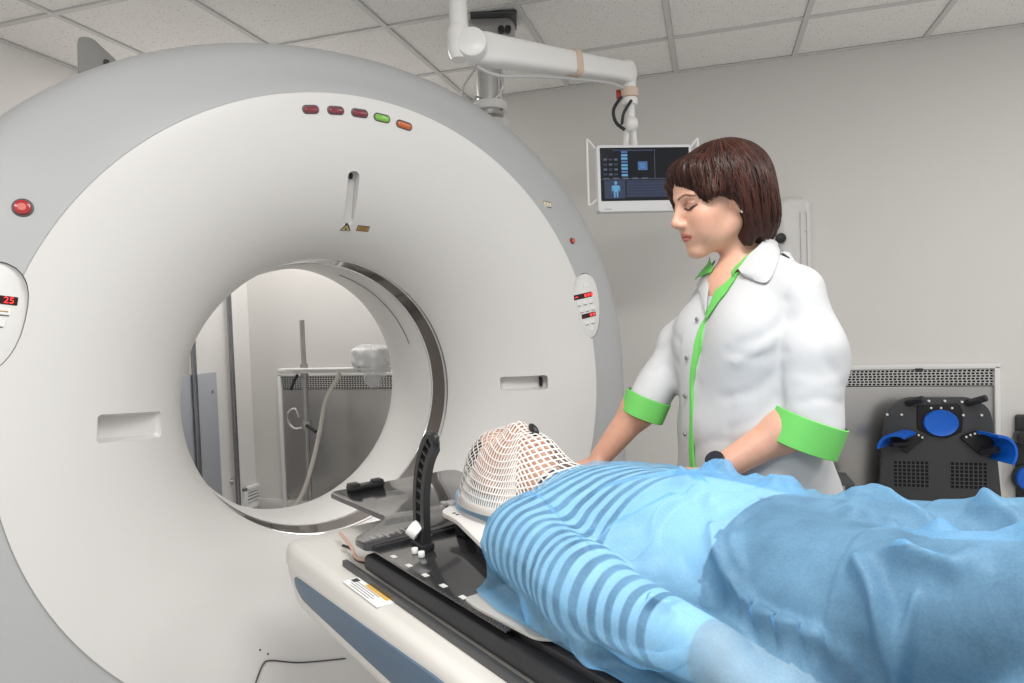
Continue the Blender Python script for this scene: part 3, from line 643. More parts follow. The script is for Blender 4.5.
# ================================================================== the couch (frame L)
UE = -.365                                             # near side of the body
ZT, ZB = .690, .535                                    # body top / bottom edge
couch = thing('ct_couch', 'cream patient couch with a long slate-blue side panel and black rails', 'patient couch', (1.4, 0, 0))
T0, T1 = .215, 2.75
def body_ring(t, hw, zt, zb, r=.025):
    o = rpoly([(hw, zt), (-hw, zt), (-hw-.004, zt-.05), (-hw, (zt+zb)/2), (-hw+.006, zb), (hw-.006, zb), (hw, (zt+zb)/2), (hw+.004, zt-.05)], r, 4)
    return np.c_[np.full(len(o), t), o]
W = -UE
obj('body', loft([body_ring(T0, W-.03, ZT-.012, ZB+.08), body_ring(T0+.006, W-.014, ZT-.004, ZB+.062), body_ring(T0+.025, W-.003, ZT, ZB+.045), body_ring(T0+.075, W, ZT, ZB+.008), body_ring(T0+.10, W, ZT, ZB), body_ring(T1-.05, W, ZT, ZB), body_ring(T1, W-.03, ZT-.01, ZB+.03)]), couch_white, couch)
blue = mat('couch_slate_blue', (.085, .135, .20), .42, var=.03)
for s in (-1, 1):
    q = rpoly([(.305, .622), (.305, .598), (.345, .577), (.42, .575), (2.6, .575), (2.6, .662), (1.0, .662), (.345, .628)], .016, 4)
    V, F = prism(q, 0, .008, None, bev=.003)
    tap = np.interp(V[:, 1], [ZB, (ZT+ZB)/2, ZT-.05], [W-.006, W, W+.004])
    VV = np.stack([V[:, 0], s*(tap+V[:, 2]-.0045), V[:, 1]], 1)
    obj('side_panel', (VV, F), blue, couch)
obj('pedestal', merge(loft([np.c_[rrect(1.0, .46, .08), np.full(28, 0)]+np.array([1.75, 0, 0]), np.c_[rrect(1.0, .46, .08), np.full(28, .12)]+np.array([1.75, 0, 0]), np.c_[rrect(.8, .40, .08), np.full(28, .16)]+np.array([1.75, 0, 0]), np.c_[rrect(.8, .40, .08), np.full(28, ZB+.02)]+np.array([1.75, 0, 0])])), couch_white, couch)
# black rails along the top on both sides and the carbon table top between
cf = bpy.data.materials.new('carbon_weave'); cf.use_nodes = True; nt = cf.node_tree; b = nt.nodes['Principled BSDF']
tc = nd(nt, 'ShaderNodeTexCoord'); ck = nd(nt, 'ShaderNodeTexChecker'); ck.inputs['Scale'].default_value = 260; ck.inputs[1].default_value = (.010, .010, .011, 1); ck.inputs[2].default_value = (.045, .045, .048, 1)
nt.links.new(tc.outputs['Object'], ck.inputs[0]); nt.links.new(ck.outputs[0], b.inputs['Base Color']); b.inputs['Roughness'].default_value = .16; b.inputs['Coat Weight'].default_value = .5
rail_m = mat('rail_black', (.022, .022, .025), .5, bump=.3, bscale=120)
for s in (-1, 1):
    obj('side_rail', loft([np.c_[np.full(24, t), rrect(.036, .034, .010, 5)[:24]+np.array([s*.292, .722])] for t in (.60, 2.6)]), rail_m, couch)
    obj('rail_lip', box((1.55, s*.262, .735), (2.1, .022, .020), .003), mat('lip_dark', (.05, .05, .055), .3), couch)
    obj('rail_channel', box((1.55, s*.315, .697), (2.1, .012, .014), .002), dark_grey, couch)
top = obj('table_top', box((1.57, 0, .728), (2.10, .50, .046), .006), cf, couch)
TT = .752
# sticker on the couch ledge
P0 = onL(352, 580, 2, ZT); P1 = onL(394, 602, 2, ZT); cst = (P0+P1)/2
st_ = obj('couch_sticker', box((cst[0], -.338, ZT+.0008), (.17, .036, .0012)), paper, couch, smooth=None)
obj('sticker_band', box((cst[0]+.02, -.325, ZT+.0018), (.10, .010, .0008)), mat('sticker_yellow', (.72, .45, .12), .5), st_, smooth=None)
for k in range(4): obj('sticker_print', box((cst[0]-.01, -.333-.006*k, ZT+.0018), (.11-.02*(k % 2), .0016, .0006)), mat('print_grey', (.25, .25, .25), .6), st_, smooth=None)
obj('sticker_block', box((cst[0]-.07, -.333, ZT+.0018), (.018, .014, .0008)), dark_grey, st_, smooth=None)
# cables at the head end
cbl = [onL(px, py, 2, .70) for px, py in ((343, 548), (352, 552), (356, 562), (368, 566))]
obj('end_cable', tube(spline([p+np.array([0, 0, .006]) for p in cbl], 24), .0035, 8), black_plastic, couch)
cbl = [onL(px, py, 2, .715) for px, py in ((340, 533), (350, 545), (357, 558), (372, 560))]
obj('end_cable', tube(spline(cbl, 24), .004, 8), mat('cable_salmon', (.55, .36, .28), .5), couch)

# ---- carbon head-and-shoulder board lying on the table top, overhanging to the bore
hb = thing('carbon_headboard', 'black carbon-fibre headboard tapering towards the scanner bore', 'headboard', (.5, 0, TT))
HB1 = .766
ol = [(.135, -.205), (.120, -.185), (.120, .185), (.135, .205), (.46, .19), (.50, .24), (.555, .315), (.625, .315), (.625, -.315), (.555, -.315), (.50, -.24), (.46, -.19)]
obj('board', prism(rpoly(ol, .018, 4), TT+.001, HB1, bev=.004), mat('carbon_gloss', (.030, .030, .032), .13, coat=.6, var=.2, vscale=60), hb)
wv = obj('weave_plate', box((.87, 0, TT+.003), (.48, .61, .005), .0015), cf, hb)
for k, (x, y) in enumerate([(.70+.066*i, s*.290) for i in range(5) for s in (-1, 1)]): obj('index_mark', box((x, y, TT+.006), (.016, .010, .0012)), mat('insert_white', (.6, .6, .58), .5), hb, smooth=None)
obj('front_ledge', box((.63, 0, TT+.006), (.012, .60, .010), .002), black_plastic, hb)
for y in (-.20, -.02, .16): obj('ledge_clip', tube(spline([(.632, y, TT+.012), (.64, y+.01, TT+.022), (.645, y+.03, TT+.010)], 12), .0025, 6), steel, hb)
# scale ticks and product lettering near the corner of the board (flat print)
for k in range(7): obj('print_mark', box((.585-.004*(k % 2), -.285+.016*k, HB1+.0006), (.016+.012*(k % 3), .004, .0008)), mat('print_grey_light', (.30, .30, .31), .5), hb, smooth=None)
pb0, pb1 = onL(351, 489, 2, HB1), onL(380, 486, 2, HB1); bc = (pb0+pb1)/2
ob = obj('stop_block', merge(box((bc[0], bc[1], HB1+.006), (.034, .105, .012), .003), box((bc[0], bc[1]-.036, HB1+.013), (.034, .030, .012), .004), box((bc[0], bc[1]+.036, HB1+.013), (.034, .030, .012), .004)), black_plastic, hb)

# curved perforated arms of the shoulder retractor standing on the board
def ret_arm(u0, label, s):
    base = np.array([.70, u0, TT+.0056]); t = thing('retractor_arm', label, 'retractor arm', base)
    pth = spline([(.0, 0, .0), (-.002, 0, .07), (.006, 0, .14), (.030, 0, .20), (.066, 0, .242)], 36)
    # flat band with two slotted rows of holes: build as two rails with cross rungs
    T = np.gradient(pth, axis=0); T /= np.linalg.norm(T, axis=1)[:, None]; N = np.stack([-T[:, 2], 0*T[:, 0], T[:, 0]], 1)
    hw = .023+0*np.linspace(0, 1, len(pth)); hw[-3:] = (.016, .013, .007)
    def bar(o0, o1, th):
        rings = []
        for p, n, h in zip(pth, N, hw):
            a, b_ = p+n*h*o0, p+n*h*o1; y = np.array([0, th, 0]); rings.append(np.array([a-y, b_-y, b_+y, a+y])+base)
        return loft(rings)
    obj('rail_band', bar(-1, -.42, .008), black_plastic, t, smooth=None); obj('rail_band', bar(.42, 1, .008), black_plastic, t, smooth=None)
    for i in range(1, len(pth)-1, 3):
        p, n, tg = pth[i], N[i], T[i]; c = p+base; M = np.stack([n, np.array([0, 1., 0]), tg], 1); obj('rung', xf(box((0, 0, 0), (.018, .014, .006)), M, c), black_plastic, t, smooth=None)
    obj('tip', sphere(pth[-2]+base, (.016, .009, .014), 14, 8), black_plastic, t)
    obj('foot', merge(box(base+np.array([0, 0, .008]), (.05, .03, .016), .004), box(base+np.array([.0, 0, .03]), (.036, .02, .04), .004)), black_plastic, t)
    kn = obj('lock_knob', merge(cyl(base+np.array([.003, -s*.010, .035]), base+np.array([-.012, -s*.022, .05]), .017, n=18, bev=.003)), white_knob, t)
    obj('knob_stem', cyl(base+np.array([-.012, -s*.0, .05]), base+np.array([-.012, -s*.015, .05]), .006, n=10), chrome, t)
    for dx in (.012, .04): obj('lock_pin', merge(cyl(base+np.array([dx, -s*.026, .0]), base+np.array([dx, -s*.026, .012]), .007, n=14, bev=.002)), white_knob, t)
    return t
ret_arm(-.222, 'curved black slotted arm standing on the headboard beside the mask', 1)


# pale plate under the patient's back, its corner showing on the table
bp_ = thing('back_plate', 'thin pale grey plate under the patient at the table edge', 'plate', (1.08, 0, TT+.0056))
obj('plate', prism(rpoly([(.975, -.296), (1.02, -.300), (1.165, -.292), (1.19, -.27), (1.19, .27), (1.165, .292), (.975, .296)], .012), TT+.0058, TT+.0105, bev=.0015), mat('plate_pale_grey', (.40, .385, .365), .45), bp_)
obj('plate_edge', box((1.185, 0, TT+.008), (.006, .50, .0045)), shell_grey, bp_)
# ================================================================== the patient (frame L), supine, head towards the bore
PZ = TT+.012
HCt = np.array([.715, 0.0, .885])                      # head centre
def pat_head(P):
    # same face as seen lying down: local x = across, "up the skull" = -t, face = +z
    d = sd_ell(P, HCt+np.array([-.025, 0, .0]), (.098, .077, .092))
    d = smin(d, sd_ell(P, HCt+np.array([.045, 0, .018]), (.085, .060, .070)), .04)
    d = smin(d, sd_cap(P, HCt+np.array([.0, 0, .085]), HCt+np.array([.036, 0, .100]), .010, .014), .03)
    d = smin(d, sd_ell(P, HCt+np.array([.075, 0, .078]), (.026, .030, .016)), .02)
    d = smin(d, sd_ell(P, HCt+np.array([.108, 0, .060]), (.018, .022, .020)), .025)
    for s in (-1, 1):
        d = smax(d, -sd_ell(P, HCt+np.array([.0, s*.032, .105]), (.016, .020, .016)), .015)
        d = smin(d, sd_ell(P, HCt+np.array([.012, s*.078, -.012]), (.032, .011, .020)), .008)
    return d
def pat_torso(P):
    d = sd_ell(P, (1.12, 0, PZ+.092), (.235, .165, .092))
    d = smin(d, sd_ell(P, (1.34, 0, PZ+.092), (.20, .158, .092)), .08)
    d = smin(d, sd_ell(P, (1.50, 0, PZ+.090), (.15, .172, .090)), .08)
    d = smin(d, sd_cap(P, (1.005, -.15, PZ+.078), (1.005, .15, PZ+.078), .068), .07)
    return smin(d, sd_cap(P, (.80, 0, .868), (.95, 0, PZ+.085), .052, .064), .05)
def pat_arm(P, s):
    d = sd_cap(P, (1.008, s*.188, PZ+.078), (1.215, s*.236, PZ+.070), .068, .058)
    d = smin(d, sd_cap(P, (1.215, s*.236, PZ+.070), (1.44, s*.232, PZ+.058), .058, .038), .04)
    d = smin(d, sd_ell(P, (1.50, s*.225, PZ+.045), (.055, .042, .024)), .03)
    for k in range(4):
        y = s*(.225+(k-1.5)*.020); d = smin(d, sd_cap(P, (1.53, y, PZ+.045), (1.605-.012*abs(k-1.4), y, PZ+.022), .0095, .008), .006)
    return smin(d, sd_cap(P, (1.475, s*.195, PZ+.05), (1.55, s*.175, PZ+.03), .011, .009), .012)
def pat_leg(P, s):
    d = sd_cap(P, (1.48, s*.09, PZ+.09), (1.90, s*.105, PZ+.205), .088, .066)
    d = smin(d, sd_cap(P, (1.90, s*.105, PZ+.205), (2.27, s*.10, PZ+.070), .062, .042), .04)
    return smin(d, sd_cap(P, (2.30, s*.10, PZ+.055), (2.33, s*.12, PZ+.20), .042, .032), .03)
def pat_sdf(P):
    d = smin(pat_head(P), pat_torso(P), .03)
    for s in (-1, 1): d = smin(smin(d, pat_arm(P, s), .025), pat_leg(P, s), .04)
    return d
V, F = nets(pat_sdf, (.58, -.32, PZ-.02), (2.42, .32, 1.06), .006)
V, F = relax(V, F, 1)
c = V[F].mean(1)
arm = np.minimum(pat_arm(c.astype(np.float32), -1), pat_arm(c.astype(np.float32), 1)) < .004
fm = np.where(c[:, 0] < .865, 0, np.where((c[:, 0] > 1.36) & ~arm, 2, np.where((c[:, 0] > 1.19) & ~arm, 3, 1)))
fm = np.where((c[:, 0] > 1.375) & arm, 3, fm); fm = np.where((c[:, 0] > 1.43) & arm, 0, fm)
fm = np.where((c[:, 0] > 2.285), 3, fm); fm = np.where((c[:, 0] < .685) & (c[:, 2] < .955), 4, fm)
stripe = bpy.data.materials.new('striped_jersey'); stripe.use_nodes = True; nt = stripe.node_tree; b = nt.nodes['Principled BSDF']; b.inputs['Roughness'].default_value = .85
tc = nd(nt, 'ShaderNodeTexCoord'); sx_ = nd(nt, 'ShaderNodeSeparateXYZ'); nz = nd(nt, 'ShaderNodeTexNoise'); nz.inputs['Scale'].default_value = 9
m1 = nd(nt, 'ShaderNodeMath', operation='MULTIPLY_ADD'); m1.inputs[1].default_value = .02
m2 = nd(nt, 'ShaderNodeMath', operation='MULTIPLY'); m2.inputs[1].default_value = 2*math.pi/.027
m3 = nd(nt, 'ShaderNodeMath', operation='SINE'); rp = nd(nt, 'ShaderNodeValToRGB'); e = rp.color_ramp.elements
e[0].position = .34; e[0].color = (.035, .05, .085, 1); e[1].position = .62; e[1].color = (.88, .88, .87, 1)
m4 = nd(nt, 'ShaderNodeMath', operation='MULTIPLY_ADD'); m4.inputs[1].default_value = .5; m4.inputs[2].default_value = .5
L_ = nt.links.new; L_(tc.outputs['Object'], sx_.inputs[0]); L_(tc.outputs['Object'], nz.inputs['Vector']); L_(nz.outputs[0], m1.inputs[0]); L_(sx_.outputs[0], m1.inputs[2]); L_(m1.outputs[0], m2.inputs[0]); L_(m2.outputs[0], m3.inputs[0]); L_(m3.outputs[0], m4.inputs[0]); L_(m4.outputs[0], rp.inputs[0]); L_(rp.outputs[0], b.inputs['Base Color'])
skin_p = mat('patient_skin', (.72, .44, .33), .5, var=.05, vscale=30, sss=.1)
denim = mat('dark_denim', (.022, .030, .052), .85, var=.3, vscale=40)
patient = thing('person', 'patient in a striped top lying on the couch under the blue sheet', 'person', (1.3, 0, PZ))
obj('body', (V, F), None, patient, smooth=None, mats=[skin_p, stripe, denim, mat('white_cotton', (.82, .82, .81), .85), mat('dark_hair', (.03, .025, .022), .5)], fm=fm)
for p in patient.children[0].data.polygons: p.use_smooth = True
# knee wedge and head cup
kw = thing('knee_support', 'grey foam wedge under the patient\'s knees', 'cushion', (1.95, 0, PZ))
obj('wedge', xf(prism(rpoly([(1.66, PZ-.0058), (2.22, PZ-.0058), (1.93, PZ+.125)], .03), -.22, .22), np.array([[1, 0, 0], [0, 0, -1], [0, 1, 0]])), mat('foam_grey', (.3, .3, .32), .8), kw)
obj('wedge_seam', box((1.93, 0, PZ+.004), (.50, .446, .004)), dark_grey, kw)

# ---- thermoplastic mask: base plate on risers and a perforated shell
mk = thing('head_mask', 'white perforated thermoplastic mask moulded over the patient\'s head', 'mask', (.73, 0, .79))
PLZ = .800
pl = rpoly([(.585, -.075), (.625, -.135), (.70, -.140), (.90, -.196), (.96, -.185), (.96, .185), (.90, .196), (.70, .140), (.625, .135), (.585, .075)], .02, 4)
inn = rpoly([(.62, -.06), (.66, -.10), (.80, -.105), (.84, -.07), (.84, .07), (.80, .105), (.66, .10), (.62, .06)], .02, 4)
mw_ = mat('mask_white', (.76, .73, .70), .42)
base_plate = obj('base_plate', boolean(prism(pl, PLZ-.006, PLZ+.004, bev=.002), [prism(inn, PLZ-.03, PLZ+.03)]), mw_, mk)
for (x, y) in ((.66, -.120), (.675, -.121), (.86, -.165), (.66, .120), (.86, .165)): obj('plate_slot', cyl((x, y, PLZ+.0035), (x, y, PLZ+.0048), .004, n=10), dark_grey, mk)
for s in (-1, 1):
    for x in (.68, .86): obj('riser', box((x, s*.105, (TT+.006+PLZ-.006)/2), (.04, .03, PLZ-.012-TT), .003), black_plastic, mk)
    obj('plate_latch', merge(box((.592, s*.085, PLZ+.006), (.03, .022, .01), .003), box((.574, s*.094, PLZ+.004), (.02, .012, .008), .002)), mat('latch_grey', (.45, .45, .45), .4, .4), mk)
def mask_sdf(P):
    d = smin(pat_head(P), sd_cap(P, (.83, 0, .866), (.99, 0, .852), .066, .074), .07)
    return smin(d, sd_ell(P, (.735, 0, .795), (.155, .118, .085)), .07)
NA, NB = 28, 36
a = np.linspace(-1, 1, NB+1); bb = np.linspace(-1, 1, NA+1); AA, BB = np.meshgrid(a, bb, indexing='ij')
rr_ = np.maximum(np.abs(AA), np.abs(BB)); ph = np.arctan2(BB, AA); rr_ = np.where(rr_ < 1e-9, 0, rr_)
thm = rr_**1.12*math.radians(95)
D = np.stack([np.sin(thm)*np.cos(ph), np.sin(thm)*np.sin(ph), np.cos(thm)], -1).reshape(-1, 3)
Cm = np.array([.765, 0, .835]); far = Cm+D*.3
Vm = march(mask_sdf, far, -D, .3, off=.0045).astype(float)
Vm[:, 2] = np.maximum(Vm[:, 2], PLZ+.004)
G = Vm.reshape(NB+1, NA+1, 3); quads = np.stack([G[:-1, :-1], G[1:, :-1], G[1:, 1:], G[:-1, 1:]], 2).reshape(-1, 4, 3)
cen = quads.mean(1); ex = np.linalg.norm(quads[:, 1]-quads[:, 0], axis=1)*.5+np.linalg.norm(quads[:, 2]-quads[:, 3], axis=1)*.5; ey = np.linalg.norm(quads[:, 3]-quads[:, 0], axis=1)*.5+np.linalg.norm(quads[:, 2]-quads[:, 1], axis=1)*.5
sw = np.clip((.0022+.016*(cen[:, 0]-.72)), .0020, .0040)           # strut width, broader where the sheet is less stretched
fx, fy = np.clip(.5*sw/ex, .08, .36), np.clip(.5*sw/ey, .08, .36)
def bil(u_, v_): return ((1-u_)*(1-v_))[:, None]*quads[:, 0]+(u_*(1-v_))[:, None]*quads[:, 1]+(u_*v_)[:, None]*quads[:, 2]+((1-u_)*v_)[:, None]*quads[:, 3]
inner = np.stack([bil(fx, fy), bil(1-fx, fy), bil(1-fx, 1-fy), bil(fx, 1-fy)], 1)
n0 = len(Vm); idx = np.arange((NB+1)*(NA+1)).reshape(NB+1, NA+1)
qi = np.stack([idx[:-1, :-1], idx[1:, :-1], idx[1:, 1:], idx[:-1, 1:]], 2).reshape(-1, 4)
VV = np.vstack([Vm, inner.reshape(-1, 3)]); FF = []
ring = np.zeros((NB, NA), bool); ring[0] = ring[-1] = True; ring[:, 0] = ring[:, -1] = True; ring = ring.ravel()
for k in range(len(qi)):
    if ring[k]: FF.append(list(qi[k])); continue
    for j in range(4): q = (j+1) % 4; FF.append([qi[k, j], qi[k, q], n0+4*k+q, n0+4*k+j])
msh = obj('mask_shell', (VV, FF), mw_, mk, smooth=None)
for p in msh.data.polygons: p.use_smooth = True
sm = msh.modifiers.new('thick', 'SOLIDIFY'); sm.thickness = .0016; sm.offset = 1
pn = march(mask_sdf, np.array([[.79, .005, 1.2]]), np.array([[0, 0, -1.]]), .4, off=.006)[0].astype(float)
obj('nose_marker', xf(sphere((0, 0, 0), (.018, .008, .010), 16, 10), roty(.6), pn+np.array([.008, 0, .002])), black_plastic, mk)
hc_ = thing('head_cup', 'pale blue foam head cup inside the white mask', 'head rest', (.70, 0, TT+.006))
def cup(P): return smax(sd_box(P, (.70, 0, .802), (.085, .098, .048), .02), -(pat_sdf(P)-.002), .01)
Vc, Fc = nets(cup, (.58, -.13, .745), (.83, .13, .87), .006); Vc[:, 2] = np.maximum(Vc[:, 2], TT+.006)
obj('cup', relax(Vc, Fc, 1), mat('foam_blue', (.30, .45, .60), .8), hc_)
obj('cup_rim', box((.70, 0, TT+.008), (.172, .20, .004), .001), shell_grey, hc_)

# ---- the blue non-woven sheet: draped by a small cloth solver (position-based) over the body and the couch
def vnoise(x, y, sd, sc=18):
    r = np.random.default_rng(sd); out = np.zeros_like(x)
    for k in range(7): kx, ky, p0 = r.normal(0, 1), r.normal(0, 1), r.uniform(0, 6.28); out += np.sin((kx*x+ky*y)*sc+p0)/2.6
    return out
def coll(P):
    d = np.minimum(pat_sdf(P), mask_sdf(P)-.004); q = np.maximum(P[..., 2]-(TT+.009), np.abs(P[..., 1])-.312)
    return np.minimum(np.minimum(d, q), sd_box(P, (1.94, 0, PZ+.03), (.24, .22, .09), .04)).astype(np.float32)
# collision volume sampled once on a lattice
gl, gh_, gs = np.array([.80, -.36, .73]), np.array([2.26, .40, 1.12]), .009
gn_ = np.ceil((gh_-gl)/gs).astype(int)+1
GV = coll(np.stack(np.meshgrid(*[gl[i]+gs*np.arange(gn_[i]) for i in range(3)], indexing='ij'), -1).astype(np.float32)); GG = np.gradient(GV, gs)
def gsample(P):
    q = np.clip((P-gl)/gs, 0, np.array(GV.shape)-1.001); i = q.astype(int); f = q-i; out = 0; gr = np.zeros_like(P)
    for c_ in np.ndindex(2, 2, 2):
        w = np.prod(np.where(np.array(c_) == 1, f, 1-f), -1); ii = (i[..., 0]+c_[0], i[..., 1]+c_[1], i[..., 2]+c_[2]); out = out+w*GV[ii]
        for k in range(3): gr[..., k] += w*GG[k][ii]
    return out, gr/np.maximum(np.linalg.norm(gr, axis=-1, keepdims=True), 1e-6)
hs = .0112
fa = np.linspace(0, 1, 119); fb = np.linspace(0, 1, 61); na, nb_ = len(fa), len(fb)
FA, FBB = np.meshgrid(fa, fb, indexing='ij')
B0 = -.288+.600*FBB; A0 = np.zeros_like(B0)
for _ in range(3):                                    # curved head edge, hem hugging the near shoulder
    t0 = np.interp(B0, [-.29, -.24, -.17, -.10, 0, .31], [.985, .950, .930, .950, .985, .985]); A0 = t0+(2.20-t0)*FA
    u0 = np.interp(A0, [.92, .98, 1.06, 1.2], [-.238, -.272, -.286, -.288]); B0 = u0+(.312-u0)*FBB
zi = gl[2]+gs*np.arange(GV.shape[2]); ia = np.clip(((A0-gl[0])/gs).round().astype(int), 0, GV.shape[0]-1); ib = np.clip(((B0-gl[1])/gs).round().astype(int), 0, GV.shape[1]-1)
colm = GV[ia, ib] < .006; Z0 = np.where(colm.any(-1), zi[GV.shape[2]-1-np.argmax(colm[..., ::-1], -1)], TT+.012)
for _ in range(10):
    Zp = np.pad(Z0, 1, mode='edge'); Z0 = np.maximum(Z0*.6, 0)+.4*(Zp[2:, 1:-1]+Zp[:-2, 1:-1]+Zp[1:-1, 2:]+Zp[1:-1, :-2])/4
X = np.stack([A0, B0, Z0+.012], -1)
ten = 1.0+.5*np.exp(-((A0-1.24)**2+(B0+.02)**2)/.12**2)
sl_u = 1.03+.02*vnoise(A0, B0, 11); sl_t = 1.02+.02*vnoise(A0, B0, 12)
def rl(P, s0, s1, k): d = P[s1]-P[s0]; return np.sqrt((d*d).sum(-1))*k
def pairs(axis, step):
    out = []; i = np.arange(X.shape[axis]-step)
    for o in range(2):
        ii = i[((i//step) % 2) == o]; s0 = [slice(None), slice(None)]; s1 = list(s0); s0[axis] = ii; s1[axis] = ii+step; out.append((tuple(s0), tuple(s1)))
    return out
CON = []
for ax_, sl_ in ((0, sl_t), (1, sl_u)):
    for step, k in ((1, 1.0), (2, .22), (4, .10)):
        for s0, s1 in pairs(ax_, step): CON.append((s0, s1, rl(X, s0, s1, .5*(sl_[s0]+sl_[s1])), k))
i = np.arange(na-1); j = np.arange(nb_-1)
for o in range(2):
    ii = i[i % 2 == o]
    for s0, s1 in ((np.ix_(ii, j), np.ix_(ii+1, j+1)), (np.ix_(ii, j+1), np.ix_(ii+1, j))): CON.append((s0, s1, rl(X, s0, s1, 1.03), .3))
X[..., 2] += .020+.012*vnoise(A0, B0, 3, 22)+.006*vnoise(A0, B0, 5, 50)
V0 = np.zeros_like(X); pin = np.zeros((na, nb_), bool); pin[:, 0] = True; pin[:, -1] = True; pin[-1] = True
PIN = X.copy(); PIN[:, 0, 2] = TT+.016; PIN[:, -1, 2] = TT+.03
GPt = np.array([1.235, -.02]); gd = np.hypot(A0-GPt[0], B0-GPt[1]); g_mask = gd < .085
dt = 1/50
for st in range(60):
    V0[..., 2] -= 9.8*dt; V0 *= .93
    P = X+V0*dt
    if 8 < st < 50:                                   # the sheet is bunched together over the breast
        f = min(1, (st-8)/30); cpos = P[g_mask].mean(0)
        P[g_mask] += (cpos-P[g_mask])*np.array([.06, .06, 0])*f
    for it in range(5):
        for s0, s1, r, k in CON:
            d = P[s1]-P[s0]; L = np.sqrt((d*d).sum(-1))+1e-9; c = (.5*k*(1-r/L))[..., None]*d; P[s0] += c; P[s1] -= c
        P[pin] = PIN[pin]
        if it in (2, 4):
            d, n_ = gsample(P); m = d < .005
            if m.any():
                q = P[m]+n_[m]*(.005-d[m])[:, None]; mv = q-X[m]; tn = mv-(mv*n_[m]).sum(-1, keepdims=True)*n_[m]; P[m] = q-tn*.3
    V0 = np.clip((P-X)/dt, -1.2, 1.2); X = P
# refine the draped sheet and press in the folds it was left with (lines read off the photograph, put where they lie on the sheet)
def up2(G):
    for ax_ in (0, 1):
        n = G.shape[ax_]; G = np.moveaxis(G, ax_, 0); P_ = np.concatenate([2*G[:1]-G[1:2], G, 2*G[-1:]-G[-2:-1]]); mid = (-P_[:-3]+9*P_[1:-2]+9*P_[2:-1]-P_[3:])/16
        o = np.empty((2*n-1, *G.shape[1:])); o[::2] = G; o[1::2] = mid; G = np.moveaxis(o, 0, ax_)
    return G
X = up2(up2(X)); na, nb_ = X.shape[:2]; PA, PB = up2(up2(A0[..., None]))[..., 0], up2(up2(B0[..., None]))[..., 0]
def nrm_grid(X):
    n = np.cross(np.gradient(X, axis=0), np.gradient(X, axis=1)); return n/np.linalg.norm(n, axis=-1, keepdims=True)
W_ = L2W(X.reshape(-1, 3))-np.array([0, 0, CAMH]); dz = W_@CF; PX = np.stack([512+FPX*(W_@CR)/dz, 341.5-FPX*(W_@CU)/dz], 1)
NG = nrm_grid(X).reshape(-1, 3); vis = ((X.reshape(-1, 3)-CAML)*NG).sum(1) < 0.0
hid = np.where(vis, 0, 1e5); Xf = X.reshape(-1, 3); disp = np.zeros(len(Xf))
def fold(pts, h, w, pw=1.0):
    global disp
    h *= 2.9 if h > 0 else 1.6; w *= .78
    q = spline(np.array(pts, float), 16*len(pts)); idx = []
    for p in q:
        d2 = ((PX-p)**2).sum(1)+hid; k = int(np.argmin(d2))
        if d2[k] < 900: idx.append(k)
    if not idx: return
    C_ = Xf[idx].copy(); n = len(C_)
    for _ in range(8):
        if n > 4: C_[1:-1] = .5*C_[1:-1]+.25*(C_[2:]+C_[:-2])
    tp = np.clip(np.minimum(np.arange(n), n-1-np.arange(n))/max(n*.18, 1)+.25, 0, 1)
    bb = np.all((Xf > C_.min(0)-4*w) & (Xf < C_.max(0)+4*w), axis=1); Xb = Xf[bb].astype(np.float32); best = np.zeros(len(Xb), np.float32)
    for c_, t_ in zip(C_.astype(np.float32), tp): best = np.maximum(best, np.exp(-(np.sqrt(((Xb-c_)**2).sum(-1))/w)**pw)*t_)
    disp[bb] += h*best
fold([(545, 492), (567, 522), (593, 548), (613, 572), (653, 592)], -.008, .020)
fold([(693, 492), (667, 522), (647, 543), (620, 557)], -.013, .013)
fold([(583, 530), (630, 505), (667, 493)], -.010, .011)
fold([(590, 500), (640, 487), (690, 480)], .008, .016)
fold([(600, 540), (640, 520), (680, 497)], .008, .010)
fold([(520, 500), (545, 512), (575, 542), (598, 566)], .009, .014)
fold([(700, 492), (664, 516), (653, 538)], .012, .010)
fold([(710, 498), (714, 530), (720, 556), (735, 585), (760, 618), (807, 635), (853, 658), (866, 690)], .016, .012)
fold([(690, 520), (700, 560), (715, 590), (740, 620)], -.008, .018)
fold([(745, 560), (770, 600), (815, 622), (860, 640)], -.009, .020)
fold([(793, 492), (823, 532), (847, 558), (873, 588), (887, 622), (897, 662)], .016, .012)
fold([(860, 545), (890, 585), (905, 610)], -.009, .016)
fold([(897, 683), (908, 642), (918, 602), (933, 572)], .013, .010)
fold([(925, 680), (928, 640), (935, 600)], -.010, .014)
fold([(887, 558), (933, 567), (967, 582), (1024, 608)], .013, .010)
fold([(863, 495), (913, 518), (953, 545), (980, 575)], .010, .022)
fold([(740, 480), (790, 497), (850, 520), (900, 530)], .008, .014)
fold([(800, 520), (850, 540), (930, 548)], -.008, .022)
fold([(905, 492), (930, 505), (955, 512)], -.012, .014)
fold([(960, 530), (1000, 545), (1030, 570)], -.009, .022)
fold([(980, 508), (1010, 520), (1040, 545)], .010, .016)
fold([(740, 520), (735, 550), (750, 575)], .006, .010)
fold([(680, 484), (690, 489), (702, 488)], .014, .010)
fold([(700, 474), (716, 470), (735, 470)], .013, .012)
fold([(500, 540), (540, 580), (590, 630), (650, 668)], .004, .020)
fold([(520, 585), (560, 620), (610, 660)], -.005, .014)
disp = np.clip(disp.reshape(na, nb_), -.022, .050)
def ridged(x, y, sd, sc, n=6):
    r = np.random.default_rng(sd); out = np.zeros_like(x)
    for k in range(n): a_ = r.uniform(0, math.pi); out += 1-np.abs(np.sin((math.cos(a_)*x+math.sin(a_)*y)*sc*r.uniform(.6, 1.5)+r.uniform(0, 6)+1.1*np.sin((math.sin(a_)*x-math.cos(a_)*y)*sc*.5+r.uniform(0, 6))))
    return out/n-.36
